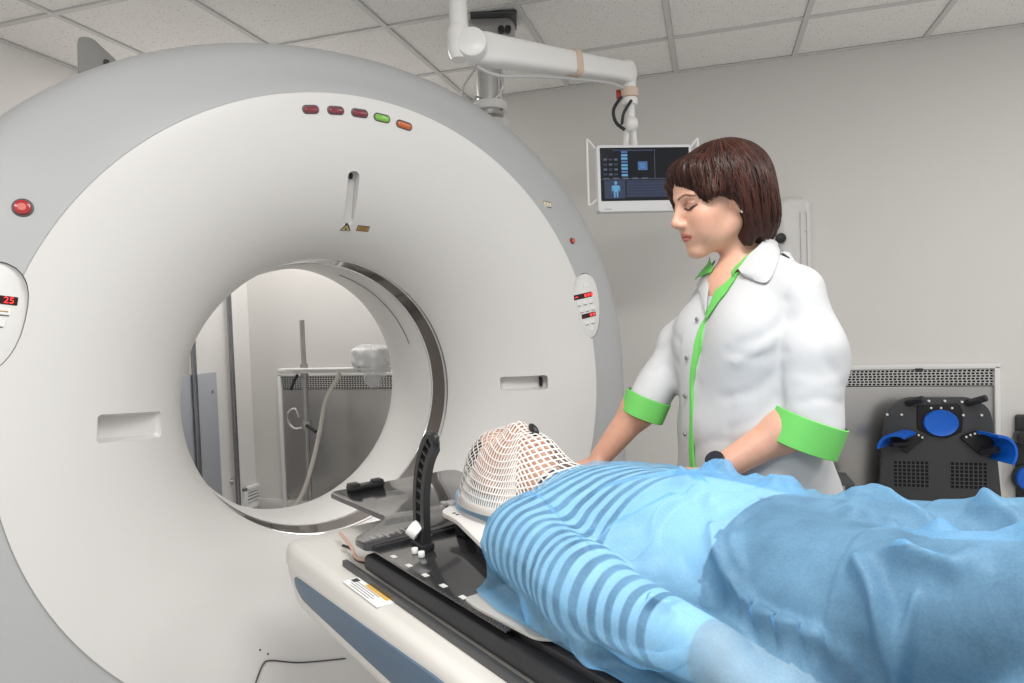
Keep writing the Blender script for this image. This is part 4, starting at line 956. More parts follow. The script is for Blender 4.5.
amp = np.clip(.70+.45*vnoise(PA, PB, 21, 14), .25, 1.3)
disp = disp+amp*(.030*ridged(PA, PB, 8, 24, 5)+.012*ridged(PA, PB, 9, 60, 4)+.003*ridged(PA, PB, 10, 130, 4))
disp *= np.clip(np.minimum.reduce([FBB_ for FBB_ in (np.linspace(0, 1, nb_)[None]*14+.15, (1-np.linspace(0, 1, nb_))[None]*14+.15)]), 0, 1)
disp = np.pad(disp, 1, mode='edge'); disp = .5*disp[1:-1, 1:-1]+.125*(disp[2:, 1:-1]+disp[:-2, 1:-1]+disp[1:-1, 2:]+disp[1:-1, :-2])
Nb = nrm_grid(X)*np.array([.55, .55, 1]); X = X+Nb*disp[..., None]
for _ in range(3):                                    # keep it above body and couch
    d, n_ = gsample(X); cl = np.where(X[..., 0] > 1.55, .009, .006); m = d < cl; X[m] += n_[m]*(cl-d)[m][:, None]
for _ in range(3):                                    # relax pinched spots
    Q = X.copy(); Q[1:-1, 1:-1] = .5*X[1:-1, 1:-1]+.125*(X[2:, 1:-1]+X[:-2, 1:-1]+X[1:-1, 2:]+X[1:-1, :-2]); X = Q
sheet_m = bpy.data.materials.new('blue_nonwoven'); sheet_m.use_nodes = True; nt = sheet_m.node_tree; nt.nodes.clear(); L_ = nt.links.new
out = nd(nt, 'ShaderNodeOutputMaterial'); tr = nd(nt, 'ShaderNodeBsdfTransparent'); tr.inputs[0].default_value = (.66, .86, .98, 1)
pb = nd(nt, 'ShaderNodeBsdfPrincipled'); pb.inputs['Base Color'].default_value = (.27, .54, .80, 1); pb.inputs['Roughness'].default_value = .52; pb.inputs['Specular IOR Level'].default_value = .45
tl = nd(nt, 'ShaderNodeBsdfTranslucent'); tl.inputs[0].default_value = (.26, .57, .86, 1)
mx1 = nd(nt, 'ShaderNodeMixShader'); mx1.inputs[0].default_value = .28; mx2 = nd(nt, 'ShaderNodeMixShader')
tc = nd(nt, 'ShaderNodeTexCoord'); n1 = nd(nt, 'ShaderNodeTexNoise'); n1.inputs['Scale'].default_value = 320; n1.inputs['Detail'].default_value = 2; n2 = nd(nt, 'ShaderNodeTexNoise'); n2.inputs['Scale'].default_value = 14; n2.inputs['Detail'].default_value = 3
mr = nd(nt, 'ShaderNodeMapRange'); mr.inputs[1].default_value = .3; mr.inputs[2].default_value = .7; mr.inputs[3].default_value = .34; mr.inputs[4].default_value = .64
bp = nd(nt, 'ShaderNodeBump'); bp.inputs['Strength'].default_value = .10; bp.inputs['Distance'].default_value = .003; ad = nd(nt, 'ShaderNodeMath', operation='MULTIPLY_ADD'); ad.inputs[1].default_value = .12
L_(tc.outputs['Object'], n1.inputs['Vector']); L_(tc.outputs['Object'], n2.inputs['Vector']); av = nd(nt, 'ShaderNodeMath', operation='MULTIPLY_ADD'); av.inputs[1].default_value = .25; hv = nd(nt, 'ShaderNodeMath', operation='MULTIPLY'); hv.inputs[1].default_value = .75; L_(n2.outputs[0], hv.inputs[0]); L_(n1.outputs[0], av.inputs[0]); L_(hv.outputs[0], av.inputs[2]); L_(av.outputs[0], mr.inputs[0]); L_(mr.outputs[0], mx2.inputs[0])
L_(n1.outputs[0], ad.inputs[0]); L_(n2.outputs[0], ad.inputs[2]); L_(ad.outputs[0], bp.inputs['Height']); L_(bp.outputs[0], pb.inputs['Normal']); L_(bp.outputs[0], tl.inputs['Normal'])
L_(pb.outputs[0], mx1.inputs[1]); L_(tl.outputs[0], mx1.inputs[2]); L_(tr.outputs[0], mx2.inputs[1]); L_(mx1.outputs[0], mx2.inputs[2]); L_(mx2.outputs[0], out.inputs[0])
id_ = np.arange(na*nb_).reshape(na, nb_); Fq = np.stack([id_[:-1, :-1], id_[1:, :-1], id_[1:, 1:], id_[:-1, 1:]], 2).reshape(-1, 4)
sheet = obj('drape_sheet', (X.reshape(-1, 3), Fq), sheet_m, loc=(1.3, 0, PZ), smooth=None, label='crumpled translucent blue disposable sheet draped over the lying patient', cat='sheet')
for p in sheet.data.polygons: p.use_smooth = True

# ================================================================== the woman in the white coat (frame L; she faces -y)
WO = np.array([.98, .53, 0.]); RT = rotz(-.27)
woman = thing('person', 'woman with dark auburn bob in a white and green coat standing by the couch', 'person', (.98, .53, 0))
def toT(P): return ((P-WO.astype(np.float32))@RT.astype(np.float32))
def TL(p): return RT@np.array(p)+WO
HC = np.array([.942, .465, 1.494]); HM = rotz(-.47)@rotx(.24)@roty(.07)
def toH(P): return ((P-HC.astype(np.float32))@HM.astype(np.float32))
def HL(p): return np.asarray(p)@HM.T+HC
def head_sdf(P):
    d = smin(sd_ell(P, (0, .02, .045), (.075, .095, .087)), sd_ell(P, (0, -.020, -.022), (.061, .075, .092)), .04)
    A = P.copy(); A[..., 0] = np.abs(A[..., 0])           # symmetric features
    d = smin(d, sd_cap(A, (.050, .008, -.056), (.014, -.068, -.098), .021, .016), .03)
    d = smin(d, sd_ell(P, (0, -.079, -.102), (.021, .016, .015)), .022)
    d = smin(d, sd_ell(A, (.043, -.058, -.022), (.024, .024, .022)), .03)
    d = smin(d, sd_ell(A, (.036, -.060, -.055), (.022, .022, .026)), .03)
    d = smin(d, sd_ell(P, (0, -.045, .055), (.056, .044, .042)), .03)
    d = smin(d, sd_cap(A, (.010, -.089, .026), (.044, -.076, .027), .008, .007), .016)
    d = smax(d, -sd_ell(A, (.032, -.105, .006), (.020, .019, .013)), .014)
    d = smin(d, sd_ell(A, (.032, -.0775, .006), (.0165, .0135, .0125)), .004)
    d = smin(d, sd_cap(P, (0, -.088, .020), (0, -.110, -.022), .0072, .0098), .014)
    d = smin(d, sd_ell(P, (0, -.1125, -.029), (.0105, .0105, .0095)), .010)
    d = smin(d, sd_ell(A, (.0118, -.103, -.0335), (.0075, .0095, .0075)), .008)
    d = smax(d, -sd_ell(A, (.0062, -.1085, -.0405), (.0034, .005, .003)), .003)
    d = smin(d, sd_ell(P, (0, -.080, -.062), (.028, .018, .022)), .02)
    d = smin(d, sd_cap(A, (.004, -.0985, -.0585), (.022, -.0885, -.0635), .0048, .0026), .006)
    d = smin(d, sd_cap(A, (0, -.0975, -.0685), (.018, -.0895, -.0665), .0058, .003), .006)
    d = smax(d, -sd_cap(A, (0, -.1045, -.0632), (.024, -.0905, -.0655), .0013), .003)
    d = smin(d, sd_ell(A, (.076, .014, -.008), (.009, .018, .030)), .008)
    d = smax(d, -sd_ell(A, (.086, .010, -.004), (.006, .009, .016)), .006)
    return d
NB0 = TL((0, .02, 1.335))
def neck_sdf(P): return smin(sd_cap(P, HL((0, .022, -.055)), NB0+np.array([0, .01, -.01]), .050, .056), sd_ell(P, NB0+np.array([0, -.01, -.05]), (.11, .075, .05)), .06)
def hn_sdf(P): return smin(head_sdf(toH(P)), smin(neck_sdf(P), sd_ell(P, TL((0, -.045, 1.25)), (.075, .055, .09)), .06), .022)
V, F = nets(hn_sdf, HC-np.array([.17, .17, .33]), HC+np.array([.15, .16, .16]), .0024)
V, F = relax(V, F, 1, .4)
# pigment: lips, brows, lash lines, cheeks
def seg_d(P, pts):
    d = np.full(len(P), 9.)
    for a_, b_ in zip(pts[:-1], pts[1:]): d = np.minimum(d, sd_cap(P, a_, b_, 0.))
    return d
def skin_cols(V):
    P = toH(V.astype(np.float32)).astype(np.float32); A = P.copy(); A[:, 0] = np.abs(A[:, 0])
    base = np.array([.70, .40, .285]); C = np.tile(base, (len(V), 1))
    def lay(w, col): w = np.clip(w, 0, 1)[:, None]; C[:] = C*(1-w)+np.array(col)*w
    lay(.55*np.exp(-(((A-np.array([.046, -.066, -.032]))**2).sum(1))/.022**2), (.72, .27, .20))
    lay(.35*np.exp(-(((P-np.array([0, -.114, -.03]))**2).sum(1))/.012**2), (.70, .28, .21))
    lay(.5*np.exp(-(((A-np.array([.033, -.085, .014]))**2).sum(1))/.014**2), (.42, .21, .15))
    F2 = A.copy(); F2[:, 1] = 0; fr = P[:, 1] < -.055
    def sg(*pts): return np.where(fr, seg_d(F2, [(x, 0, z) for x, z in pts]), 9.)
    lay(1-(np.minimum(sg((0, -.0585), (.009, -.0575), (.0235, -.0640))-.0036, sg((0, -.0680), (.010, -.0685), (.0205, -.0655))-.0046))/.0018, (.50, .155, .125))
    lay(.85-(sg((0, -.0632), (.012, -.0630), (.0245, -.0655))-.0006)/.0012, (.20, .05, .045))
    lay(.85-(sg((.012, .0255), (.020, .0290), (.034, .0325), (.052, .0255))-.0014)/.0022, (.12, .055, .036))
    lay(.55-(sg((.017, .008), (.030, .0125), (.048, .008))-.0035)/.006, (.34, .16, .115))
    lay(1-(sg((.0160, .0015), (.024, -.0025), (.036, -.0035), (.050, .0035))-.0016)/.0016, (.022, .012, .011))
    lay(.6-(sg((.0165, .0085), (.030, .0140), (.047, .0095))-.0005)/.0016, (.20, .09, .065))
    lay(.30-(sg((.020, -.0085), (.034, -.0105), (.046, -.005))-.0005)/.0028, (.45, .24, .18))
    return C
# arms and hands
def hand(P, wr, d, nrm, side, curl=.55):
    """palm + five fingers; wr wrist, d pointing direction, nrm back of the hand, side = thumb direction sign"""
    d = np.array(d, float); d /= np.linalg.norm(d); nrm = np.array(nrm, float); nrm -= d*(nrm@d); nrm /= np.linalg.norm(nrm); lat = np.cross(nrm, d)*side
    Mh = np.stack([d, lat, nrm], 1); q = lambda a_, b_, c_: wr+d*a_+lat*b_+nrm*c_
    r = sd_ell(P, q(.048, 0, 0), (.054, .039, .016), Mh)
    for k, (ln, y) in enumerate(((.073, .030), (.081, .010), (.076, -.010), (.060, -.029))):
        p0 = q(.085-.006*abs(k-1), y, .002); a1, a2, a3 = curl*.5, curl*1.1, curl*1.6
        p1 = p0+(d*math.cos(a1)-nrm*math.sin(a1))*ln*.45; p2 = p1+(d*math.cos(a2)-nrm*math.sin(a2))*ln*.32; p3 = p2+(d*math.cos(a3)-nrm*math.sin(a3))*ln*.23
        for u_, v_, r1, r2 in ((q(.05, y*.8, .003), p0, .010, .0092), (p0, p1, .0092, .0086), (p1, p2, .0086, .0078), (p2, p3, .0078, .0070)): r = smin(r, sd_cap(P, u_, v_, r1, r2), .006)
    t0, t1, t2, t3 = q(.015, .026, -.004), q(.045, .052, -.012), q(.072, .062, -.018), q(.094, .062, -.024)
    for u_, v_, r1, r2 in ((t0, t1, .014, .0115), (t1, t2, .0115, .0098), (t2, t3, .0098, .0082)): r = smin(r, sd_cap(P, u_, v_, r1, r2), .009)
    return r
ELR, WRR = np.array([.768, .435, 1.045]), np.array([.668, .325, .864])       # her right arm (towards the mask)
ELL, WRL = np.array([1.178, .475, 1.015]), np.array([1.032, .315, .886])      # her left arm (watch)
SHR, SHL = TL((-.150, .015, 1.278)), TL((.150, .015, 1.278))
def arms_sdf(P):
    r = None
    for sh, el, wr, hd, sd in ((SHR, ELR, WRR, (-.30, -.55, -.30), 1), (SHL, ELL, WRL, (-.80, -.50, -.12), -1)):
        a = smin(sd_cap(P, sh, el, .036, .038), sd_cap(P, el, el+(wr-el)*.30, .040, .043), .03)
        a = smin(a, sd_cap(P, el+(wr-el)*.30, wr, .043, .027), .03)
        a = smin(a, hand(P, wr+(wr-el)/np.linalg.norm(wr-el)*.012, hd, (0.1*sd, -.15, 1), sd, .35), .018)
        r = a if r is None else np.minimum(r, a)
    return r
Va, Fa = nets(arms_sdf, (.50, .10, .77), (1.32, .62, 1.40), .0040)
# legs (behind the couch)
def legs_sdf(P):
    r = None
    for s in (-1, 1):
        a = smin(sd_cap(P, TL((s*.085, .01, .86)), TL((s*.09, .0, .48)), .085, .056), sd_cap(P, TL((s*.09, .0, .48)), TL((s*.09, .02, .10)), .054, .038), .03)
        r = a if r is None else smin(r, a, .02)
    return r
Vl, Fl = nets(legs_sdf, (.76, .40, .07), (1.20, .68, .96), .012)
nv1, nv2 = len(V), len(V)+len(Va)
VB = np.vstack([V, Va, Vl]); FB = np.vstack([F, Fa+nv1, Fl+nv2])
wskin = bpy.data.materials.new('woman_skin'); wskin.use_nodes = True; nt = wskin.node_tree; b = nt.nodes['Principled BSDF']; b.inputs['Roughness'].default_value = .45
b.inputs['Subsurface Weight'].default_value = .12; b.inputs['Subsurface Radius'].default_value = (.012, .005, .003); b.inputs['Subsurface Scale'].default_value = 1
at = nd(nt, 'ShaderNodeAttribute', attribute_name='pigment'); tc = nd(nt, 'ShaderNodeTexCoord'); nz = nd(nt, 'ShaderNodeTexNoise'); nz.inputs['Scale'].default_value = 70; mr = nd(nt, 'ShaderNodeMapRange'); mr.inputs[3].default_value = .92; mr.inputs[4].default_value = 1.08
mx = nd(nt, 'ShaderNodeMix', data_type='RGBA', blend_type='MULTIPLY'); mx.inputs[0].default_value = 1
nt.links.new(tc.outputs['Object'], nz.inputs['Vector']); nt.links.new(nz.outputs[0], mr.inputs[0]); nt.links.new(at.outputs['Color'], mx.inputs[6]); nt.links.new(mr.outputs[0], mx.inputs[7]); nt.links.new(mx.outputs[2], b.inputs['Base Color'])
wb = obj('body', (VB, FB), wskin, woman, smooth=None)
for p in wb.data.polygons: p.use_smooth = True
cols = np.ones((len(VB), 4)); cols[:, :3] = (.66, .36, .255); cols[:nv1, :3] = skin_cols(V)
ca = wb.data.color_attributes.new('pigment', 'FLOAT_COLOR', 'POINT'); ca.data.foreach_set('color', cols.ravel())

# ---- coat
coat_m = mat('coat_white_cotton', (.56, .565, .575), .75, bump=.25, bscale=35); green_m = mat('coat_green_trim', (.17, .60, .13), .7, bump=.2, bscale=60)
def crease(P, pts, r, k, d, sign):
    for a_, b_ in zip(pts[:-1], pts[1:]):
        c_ = sd_cap(P, a_, b_, r); d = smin(d, c_, k) if sign > 0 else smax(d, -c_, k)
    return d
def torso_sdf(P):
    Q = toT(P); A = Q.copy(); A[..., 0] = np.abs(A[..., 0])
    d = sd_ell(Q, (0, .0, 1.18), (.165, .116, .180))
    d = smin(d, sd_cap(A, (.0, .02, 1.318), (.128, .018, 1.272), .050, .052), .06)
    d = smin(d, sd_ell(A, (.078, -.070, 1.165), (.088, .078, .088)), .06)
    d = smin(d, sd_ell(Q, (0, -.02, 1.0), (.178, .140, .17)), .09)
    d = smin(d, sd_ell(Q, (0, .0, .83), (.205, .155, .17)), .09)
    d = smin(d, sd_box(Q, (0, .0, .76), (.195, .145, .10), .10), .05)
    return d
COATF = None
SLR, SLL = np.array([.756, .412, 1.010]), np.array([1.168, .455, .985])
def coat_sdf(P):
    d = torso_sdf(P); Q = toT(P)
    d = d+.0035*np.sin(Q[..., 2]*34+Q[..., 0]*16)*np.sin(Q[..., 0]*21-Q[..., 2]*9+1.)*np.clip((1.15-Q[..., 2])*6, .1, 1)
    sl = smin(sd_cap(P, SHL+np.array([-.01, 0, -.015]), SHL+(ELL-SHL)*.55, .058, .068), sd_cap(P, SHL+(ELL-SHL)*.55, SLL, .068, .068), .04)
    sr = smin(sd_cap(P, SHR+np.array([.01, 0, -.015]), SHR+(ELR-SHR)*.55, .054, .054), sd_cap(P, SHR+(ELR-SHR)*.55, SLR, .054, .052), .04)
    for s_, el, sl0 in ((0, ELR, SLR), (1, ELL, SLL)):          # flat sleeve end
        pass
    wob = .0025*np.sin(P[..., 2]*48+P[..., 0]*30)*np.sin(P[..., 2]*23-P[..., 1]*40)
    sr = smax(sr, (P-(SLR+CUFD[0]*.040).astype(np.float32))@CUFD[0].astype(np.float32), .003); sl = smax(sl, (P-(SLL+CUFD[1]*.040).astype(np.float32))@CUFD[1].astype(np.float32), .003)
    d = smin(d, np.minimum(sl, sr)+wob, .022)
    if COATF is not None:                                  # cloth folds: soft grooves and ridges along lines on the coat
        near = d < .03
        if near.any():
            Pn = P[near]; add = np.zeros(len(Pn), np.float32)
            for pts, h_, w_ in COATF:
                dm = None
                for a_, b_ in zip(pts[:-1], pts[1:]): c_ = sd_cap(Pn, a_, b_, 0.); dm = c_ if dm is None else np.minimum(dm, c_)
                add += h_*np.exp(-(dm/w_)**2)
            d = d.copy(); d[near] += add
    # neck opening with a V
    d = smax(d, -smin(neck_sdf(P)-.006, sd_cap(P, TL((0, -.16, 1.262)), TL((0, -.10, 1.40)), .004, .060), .01), .004)
    return smax(d, .70-P[..., 2], .004)
CUFD = [np.array([-.30, -.25, -.92]), np.array([-.28, -.22, -.93])]
CUFD = [c_/np.linalg.norm(c_) for c_ in CUFD]
fl_ = []
for pts, h_, w_ in (([(788, 318), (765, 335), (738, 345)], .007, .012), ([(784, 330), (760, 350), (735, 362)], -.006, .010), ([(784, 352), (755, 358), (728, 352)], .006, .010),
        ([(780, 372), (752, 392), (722, 398)], .005, .011), ([(778, 398), (758, 418), (730, 430)], .004, .010), ([(760, 300), (758, 350), (757, 400), (760, 455)], .0025, .005), ([(730, 400), (728, 440), (730, 465)], .003, .008),
        ([(672, 330), (684, 345), (700, 350)], .005, .010), ([(670, 352), (682, 370), (694, 378)], .004, .010), ([(690, 450), (715, 440), (745, 443)], .004, .012), ([(786, 300), (780, 335), (778, 375), (782, 405)], .010, .009),
        ([(800, 402), (820, 398), (842, 404)], .006, .009), ([(795, 380), (815, 385), (840, 380)], -.004, .010), ([(812, 330), (825, 360), (842, 385)], .005, .010), ([(800, 285), (815, 310), (820, 340)], .004, .010),
        ([(640, 370), (652, 372), (664, 366)], .005, .008), ([(648, 345), (660, 350), (670, 345)], .005, .009), ([(700, 385), (690, 410), (684, 440)], .003, .008)):
    D = np.array([rayL(*p) for p in pts]); q = march(coat_sdf, CAML+D/np.linalg.norm(D, axis=1)[:, None]*.9, D, 1.2); fl_.append((q.astype(np.float32), h_*.55, w_*1.1))
COATF = fl_
Vc, Fc = nets(coat_sdf, (.58, .28, .68), (1.34, .74, 1.42), .0058)
coat = obj('coat', relax(Vc, Fc, 1), coat_m, woman, smooth=None)
for p in coat.data.polygons: p.use_smooth = True
# turned-up green cuffs: short open tubes round the sleeve ends
def cuff(e0, dirn, r0, r1, h):
    M = frameM(dirn, (0, 1, 0)); rings = []; a = np.linspace(0, 2*math.pi, 40, endpoint=False)
    for s, r in ((-.5, r0), (-.48, r0+.003), (.0, (r0+r1)/2+.003), (.48, r1+.003), (.5, r1+.001), (.46, r1-.003), (-.2, r0-.004)):
        w = 1+.03*np.sin(a*2+.5)+.015*np.sin(a*5); rings.append(e0+dirn*h*s+np.outer(np.cos(a)*r*w, M[:, 0])+np.outer(np.sin(a)*r*w, M[:, 1]))
    return loft(rings, cap=False)
obj('cuff', cuff(SLL+CUFD[1]*.016, CUFD[1], .071, .071, .068), green_m, woman, label='wide bright green turned-up cuff')
obj('cuff', cuff(SLR+CUFD[0]*.016, CUFD[0], .055, .054, .056), green_m, woman, label='wide bright green turned-up cuff')
# surface ribbons on the coat front
def on_coat(p, off=.002, f=None):
    p = np.atleast_2d(np.asarray(p, float)); return march(f or torso_sdf, p, np.tile(RT@np.array([0, 1., 0]), (len(p), 1)), .4, off=off).astype(float)
def grid_faces(nr, n): return [[i*n+j, i*n+j+1, (i+1)*n+j+1, (i+1)*n+j] for i in range(nr-1) for j in range(n-1)]
def slab(G, th):
    """thin closed slab from a grid of surface points, th = backing vector"""
    R_, n = G.shape[:2]; Vt = G.reshape(-1, 3); Ft = grid_faces(R_, n); bk = Vt+th; m = len(Vt); Fb = [[q+m for q in f_[::-1]] for f_ in Ft]; rim = []
    bd = [i*n for i in range(R_)]+[(R_-1)*n+j for j in range(1, n)]+[i*n+n-1 for i in range(R_-2, -1, -1)]+[j for j in range(n-2, 0, -1)]
    for a_, b_ in zip(bd, bd[1:]+bd[:1]): rim.append([a_, b_, b_+m, a_+m])
    return np.vstack([Vt, bk]), Ft+Fb+rim
def strip(x0, x1, zs, off, f=None):
    P = np.array([TL((a_+(b_-a_)*k/4, -.32, z)) for z, a_, b_ in zip(zs, x0, x1) for k in range(5)])
    return slab(on_coat(P, off, f).reshape(len(zs), 5, 3), RT@np.array([0, .006, 0]))
def patch(inner, outer, offs, f, n=18, m=5, th=.003):
    """ruled leaf between two outlines read off the photograph, laid on surface f at the given offsets"""
    A_, B_ = spline(np.array(inner, float), 60), spline(np.array(outer, float), 60)
    A_ = A_[np.linspace(0, len(A_)-1, n).round().astype(int)]; B_ = B_[np.linspace(0, len(B_)-1, n).round().astype(int)]; rows = []
    for k in range(m):
        w = k/(m-1); q = A_*(1-w)+B_*w; D = np.array([rayL(*p) for p in q]); o_ = offs[0]*(1-w)+offs[1]*w+offs[2]*4*w*(1-w)
        Dn = D/np.linalg.norm(D, axis=1)[:, None]; ss = np.linspace(.9, 2.1, 121); Q = (CAML+Dn[:, None]*ss[None, :, None]).astype(np.float32); dd = f(Q.reshape(-1, 3)).reshape(n, -1)-o_
        hit = (dd < 0).any(1); k_ = np.where(hit, np.argmax(dd < 0, 1), np.argmin(dd, 1)); q3 = Q[np.arange(n), k_]
        for _ in range(6): q3 = q3-grad(f, q3)*(f(q3)-o_)[:, None]*.8      # settle on the surface (also where a ray just misses it)
        rows.append(q3)
    G = np.array(rows).transpose(1, 0, 2).astype(float)
    for _ in range(2): G[1:-1] = .5*G[1:-1]+.25*(G[2:]+G[:-2])
    return slab(G, np.array([0, th*1.0, -th*.5]))
zs = np.linspace(1.232, .74, 34); wv_ = .0025*np.sin(zs*40)
gw = np.interp(zs, [.74, .9, .98, 1.05, 1.10, 1.16, 1.19, 1.21, 1.232], [.006, .008, .006, .0035, .007, .010, .005, .002, .0012]); wv_ = wv_+np.interp(zs, [.74, 1.10, 1.20, 1.24], [-.012, -.010, .002, .014])
obj('green_facing', strip(-.004-gw+wv_, -.004+gw+wv_, zs, .0045), green_m, woman)
obj('placket', strip(-.052+wv_, -.006-gw*.9+wv_, zs, .0040), coat_m, woman)
for z in (1.215, 1.125, 1.035, .945, .86):
    p = on_coat(TL((-.022+float(np.interp(z, [.74, 1.10, 1.20, 1.24], [-.012, -.010, .002, .014])), -.32, z)), .0085)[0]; nrm = -(RT@np.array([0, 1., 0])); obj('button', cyl(p, p+nrm*.003, .0055, n=14, bev=.001), mat('button_metal', (.35, .36, .36), .3, .8), woman)
# collar: back stand, two leaves, green lining along the open V
def cn_sdf(P): return np.minimum(coat_sdf(P), neck_sdf(P)-.004)
Gc = []
for i in range(17):
    ang = math.radians(90+(i-8)*10); top = np.array([.070*math.cos(ang), .02+.066*math.sin(ang), 1.362]); e_ = np.array([math.cos(ang), math.sin(ang), 0]); Gc.append([TL(top-np.array([0, 0, .03])-e_*.002), TL(top), TL(top+e_*.010+np.array([0, 0, .002])), TL(top+e_*.022+np.array([0, 0, -.022])), TL(top+e_*.034+np.array([0, 0, -.042]))])
Gc = np.array(Gc); fl = Gc[:, 2:].reshape(-1, 3).astype(np.float32)
dd = coat_sdf(fl); fl = fl+grad(coat_sdf, fl)*np.maximum(.005-dd, 0)[:, None]; Gc[:, 2:] = fl.reshape(17, 3, 3)
co = obj('collar_stand', (Gc.reshape(-1, 3), grid_faces(17, 5)), coat_m, woman, smooth=60); md = co.modifiers.new('thick', 'SOLIDIFY'); md.thickness = .003
leaf = patch([(765, 239), (757, 247), (748, 257), (739, 270)], [(781, 243), (777, 262), (767, 284), (745, 277)], (.012, .006, .004), cn_sdf)
obj('collar', leaf, coat_m, woman, smooth=50)
obj('collar_lining', patch([(752, 251), (744, 259), (737, 266), (731, 273)], [(754, 253), (747, 261), (740, 269), (734, 275)], (.006, .012, .0), cn_sdf, th=.002), green_m, woman)
obj('lapel_facing', patch([(734, 272), (725, 281), (716, 292), (706, 312)], [(739, 273), (730, 287), (719, 301), (707, 319)], (.004, .006, .0), cn_sdf), green_m, woman)
obj('collar', patch([(710, 260), (711, 270), (709, 288), (706, 312)], [(692, 277), (695, 284), (701, 296), (705, 314)], (.010, .006, .002), cn_sdf), coat_m, woman, smooth=50)
obj('collar_lining', patch([(707, 257), (711, 262), (713, 267), (711, 273)], [(690, 276), (694, 277), (700, 276), (709, 273)], (.019, .017, .001), cn_sdf), green_m, woman)
# trousers, shoes
def trou(P): return smax(legs_sdf(P)-.012+.003*np.sin(P[..., 2]*40+P[..., 0]*20), -(P[..., 2]-.10), .004)
Vt, Ft = nets(lambda P: smax(smin(trou(P), sd_ell(P, TL((0, .0, .84)), (.175, .125, .12)), .05), P[..., 2]-.88, .004), (.74, .36, .07), (1.22, .70, .92), .011)
tr_ = obj('trousers', relax(Vt, Ft, 1), mat('trousers_white', (.78, .78, .78), .8), woman, smooth=None)
for p in tr_.data.polygons: p.use_smooth = True
for s in (-1, 1):
    c0 = TL((s*.09, .03, 0)); c1 = TL((s*.10, -.13, 0))
    Vs, Fs = nets(lambda P: smax(smin(sd_cap(P, c0+np.array([0, 0, .04]), c1+np.array([0, 0, .03]), .044, .040), sd_cap(P, c0+np.array([0, 0, .04]), c0+np.array([0, 0, .09]), .042, .045), .03), .003-P[..., 2], .003), np.minimum(c0, c1)-np.array([.07, .07, .0]), np.maximum(c0, c1)+np.array([.07, .07, .13]), .008)
    obj('shoe', relax(Vs, Fs, 1), mat('shoe_white', (.75, .75, .74), .5), woman)
# watch on her left wrist
dW = (WRL-ELL)/np.linalg.norm(WRL-ELL); wc = WRL-dW*.012
upv = np.array([.25, -.55, .80]); Mw = frameM(dW, upv)
wat = obj('watch_strap', loft([wc+dW*s+np.outer(np.cos(np.linspace(0, 2*math.pi, 28, endpoint=False)), Mw[:, 0])*.0315*k+np.outer(np.sin(np.linspace(0, 2*math.pi, 28, endpoint=False)), Mw[:, 1])*.0315*k for s, k in ((-.010, .98), (-.009, 1.04), (.009, 1.04), (.010, .98))], cap=False), black_plastic, woman)
up_ = Mw[:, 0]
obj('watch_case', cyl(wc+up_*.028, wc+up_*.040, .021, n=28, bev=.003), mat('watch_black_steel', (.05, .055, .06), .25, .7), woman)
obj('watch_glass', cyl(wc+up_*.040, wc+up_*.0408, .0165, n=24), mat('watch_glass', (.02, .024, .03), .06), woman)
# ---- hair: auburn bob
def hair_vol(P):
    d = sd_ell(P, (0, .028, .047), (.090, .112, .090))
    A = P.copy(); A[..., 0] = np.abs(A[..., 0])
    d = smin(d, sd_ell(P, (0, .070, -.030), (.094, .068, .115)), .04)
    d = smin(d, sd_ell(A, (.070, .030, -.025), (.030, .058, .095)), .03)
    d = smin(d, sd_cap(A, (.035, -.062, .080), (.070, -.048, .020), .022, .015), .03)
    return smin(d, sd_ell(P, (0, -.055, .078), (.055, .036, .030)), .03)
def face_cut(P):
    A = P.copy(); A[..., 0] = np.abs(A[..., 0])
    return smin(sd_ell(P, (0, -.125, -.055), (.088, .105, .092)), sd_ell(A, (.078, -.036, -.060), (.045, .050, .072)), .03)
def hair_sdf(P):
    d = hair_vol(P); phi = np.arctan2(P[..., 0], P[..., 1]-.01); z = P[..., 2]
    d = d+.0020*np.sin(phi*34+np.sin(z*30)*1.2)+.0011*np.sin(phi*83+np.sin(z*22+1)*2)
    d = smax(d, -face_cut(P), .012)
    d = smin(d, sd_cap(P, (-.050, -.078, .062), (-.072, -.066, .004), .018, .010)+.0016*np.sin(P[..., 0]*900), .012)
    d = smin(d, sd_cap(P, (-.074, -.02, -.02), (-.066, -.052, -.105), .016, .007), .012)
    return smax(d, -(z+.118+.016*np.sin(phi*9)+.25*np.maximum(P[..., 1]*-1+.05, 0)*0), .008)
V, F = nets(lambda P: hair_sdf(toH(P)), HC-np.array([.18, .18, .17]), HC+np.array([.18, .20, .19]), .0028)
hair_m = bpy.data.materials.new('auburn_hair'); hair_m.use_nodes = True; nt = hair_m.node_tree; b = nt.nodes['Principled BSDF']; b.inputs['Roughness'].default_value = .38; b.inputs['Base Color'].default_value = (.036, .013, .009, 1); b.inputs['Specular IOR Level'].default_value = .28
hair = obj('hair', relax(V, F, 1, .4), hair_m, woman, smooth=None)
for p in hair.data.polygons: p.use_smooth = True
hm2 = mat('auburn_hair_light', (.070, .022, .013), .34, spec=.3); hm3 = mat('auburn_hair_dark', (.022, .009, .007), .4, spec=.25)
S3 = [[], [], []]; rg = np.random.default_rng(4)
C0 = np.array([.012, .03, .03]); NK, NP = 620, 13; DD = []
for k in range(NK):
    phi = rg.uniform(-math.pi, math.pi); th0 = rg.uniform(.05, 1.5); th1 = th0+rg.uniform(.5, 1.4); tt__ = np.linspace(th0, min(th1, 2.45), NP); wob = phi+.10*np.sin(tt__*3+rg.uniform(0, 6))*rg.uniform(.2, 1)
    DD.append(np.stack([np.sin(tt__)*np.sin(wob), np.sin(tt__)*np.cos(wob), np.cos(tt__)], 1))
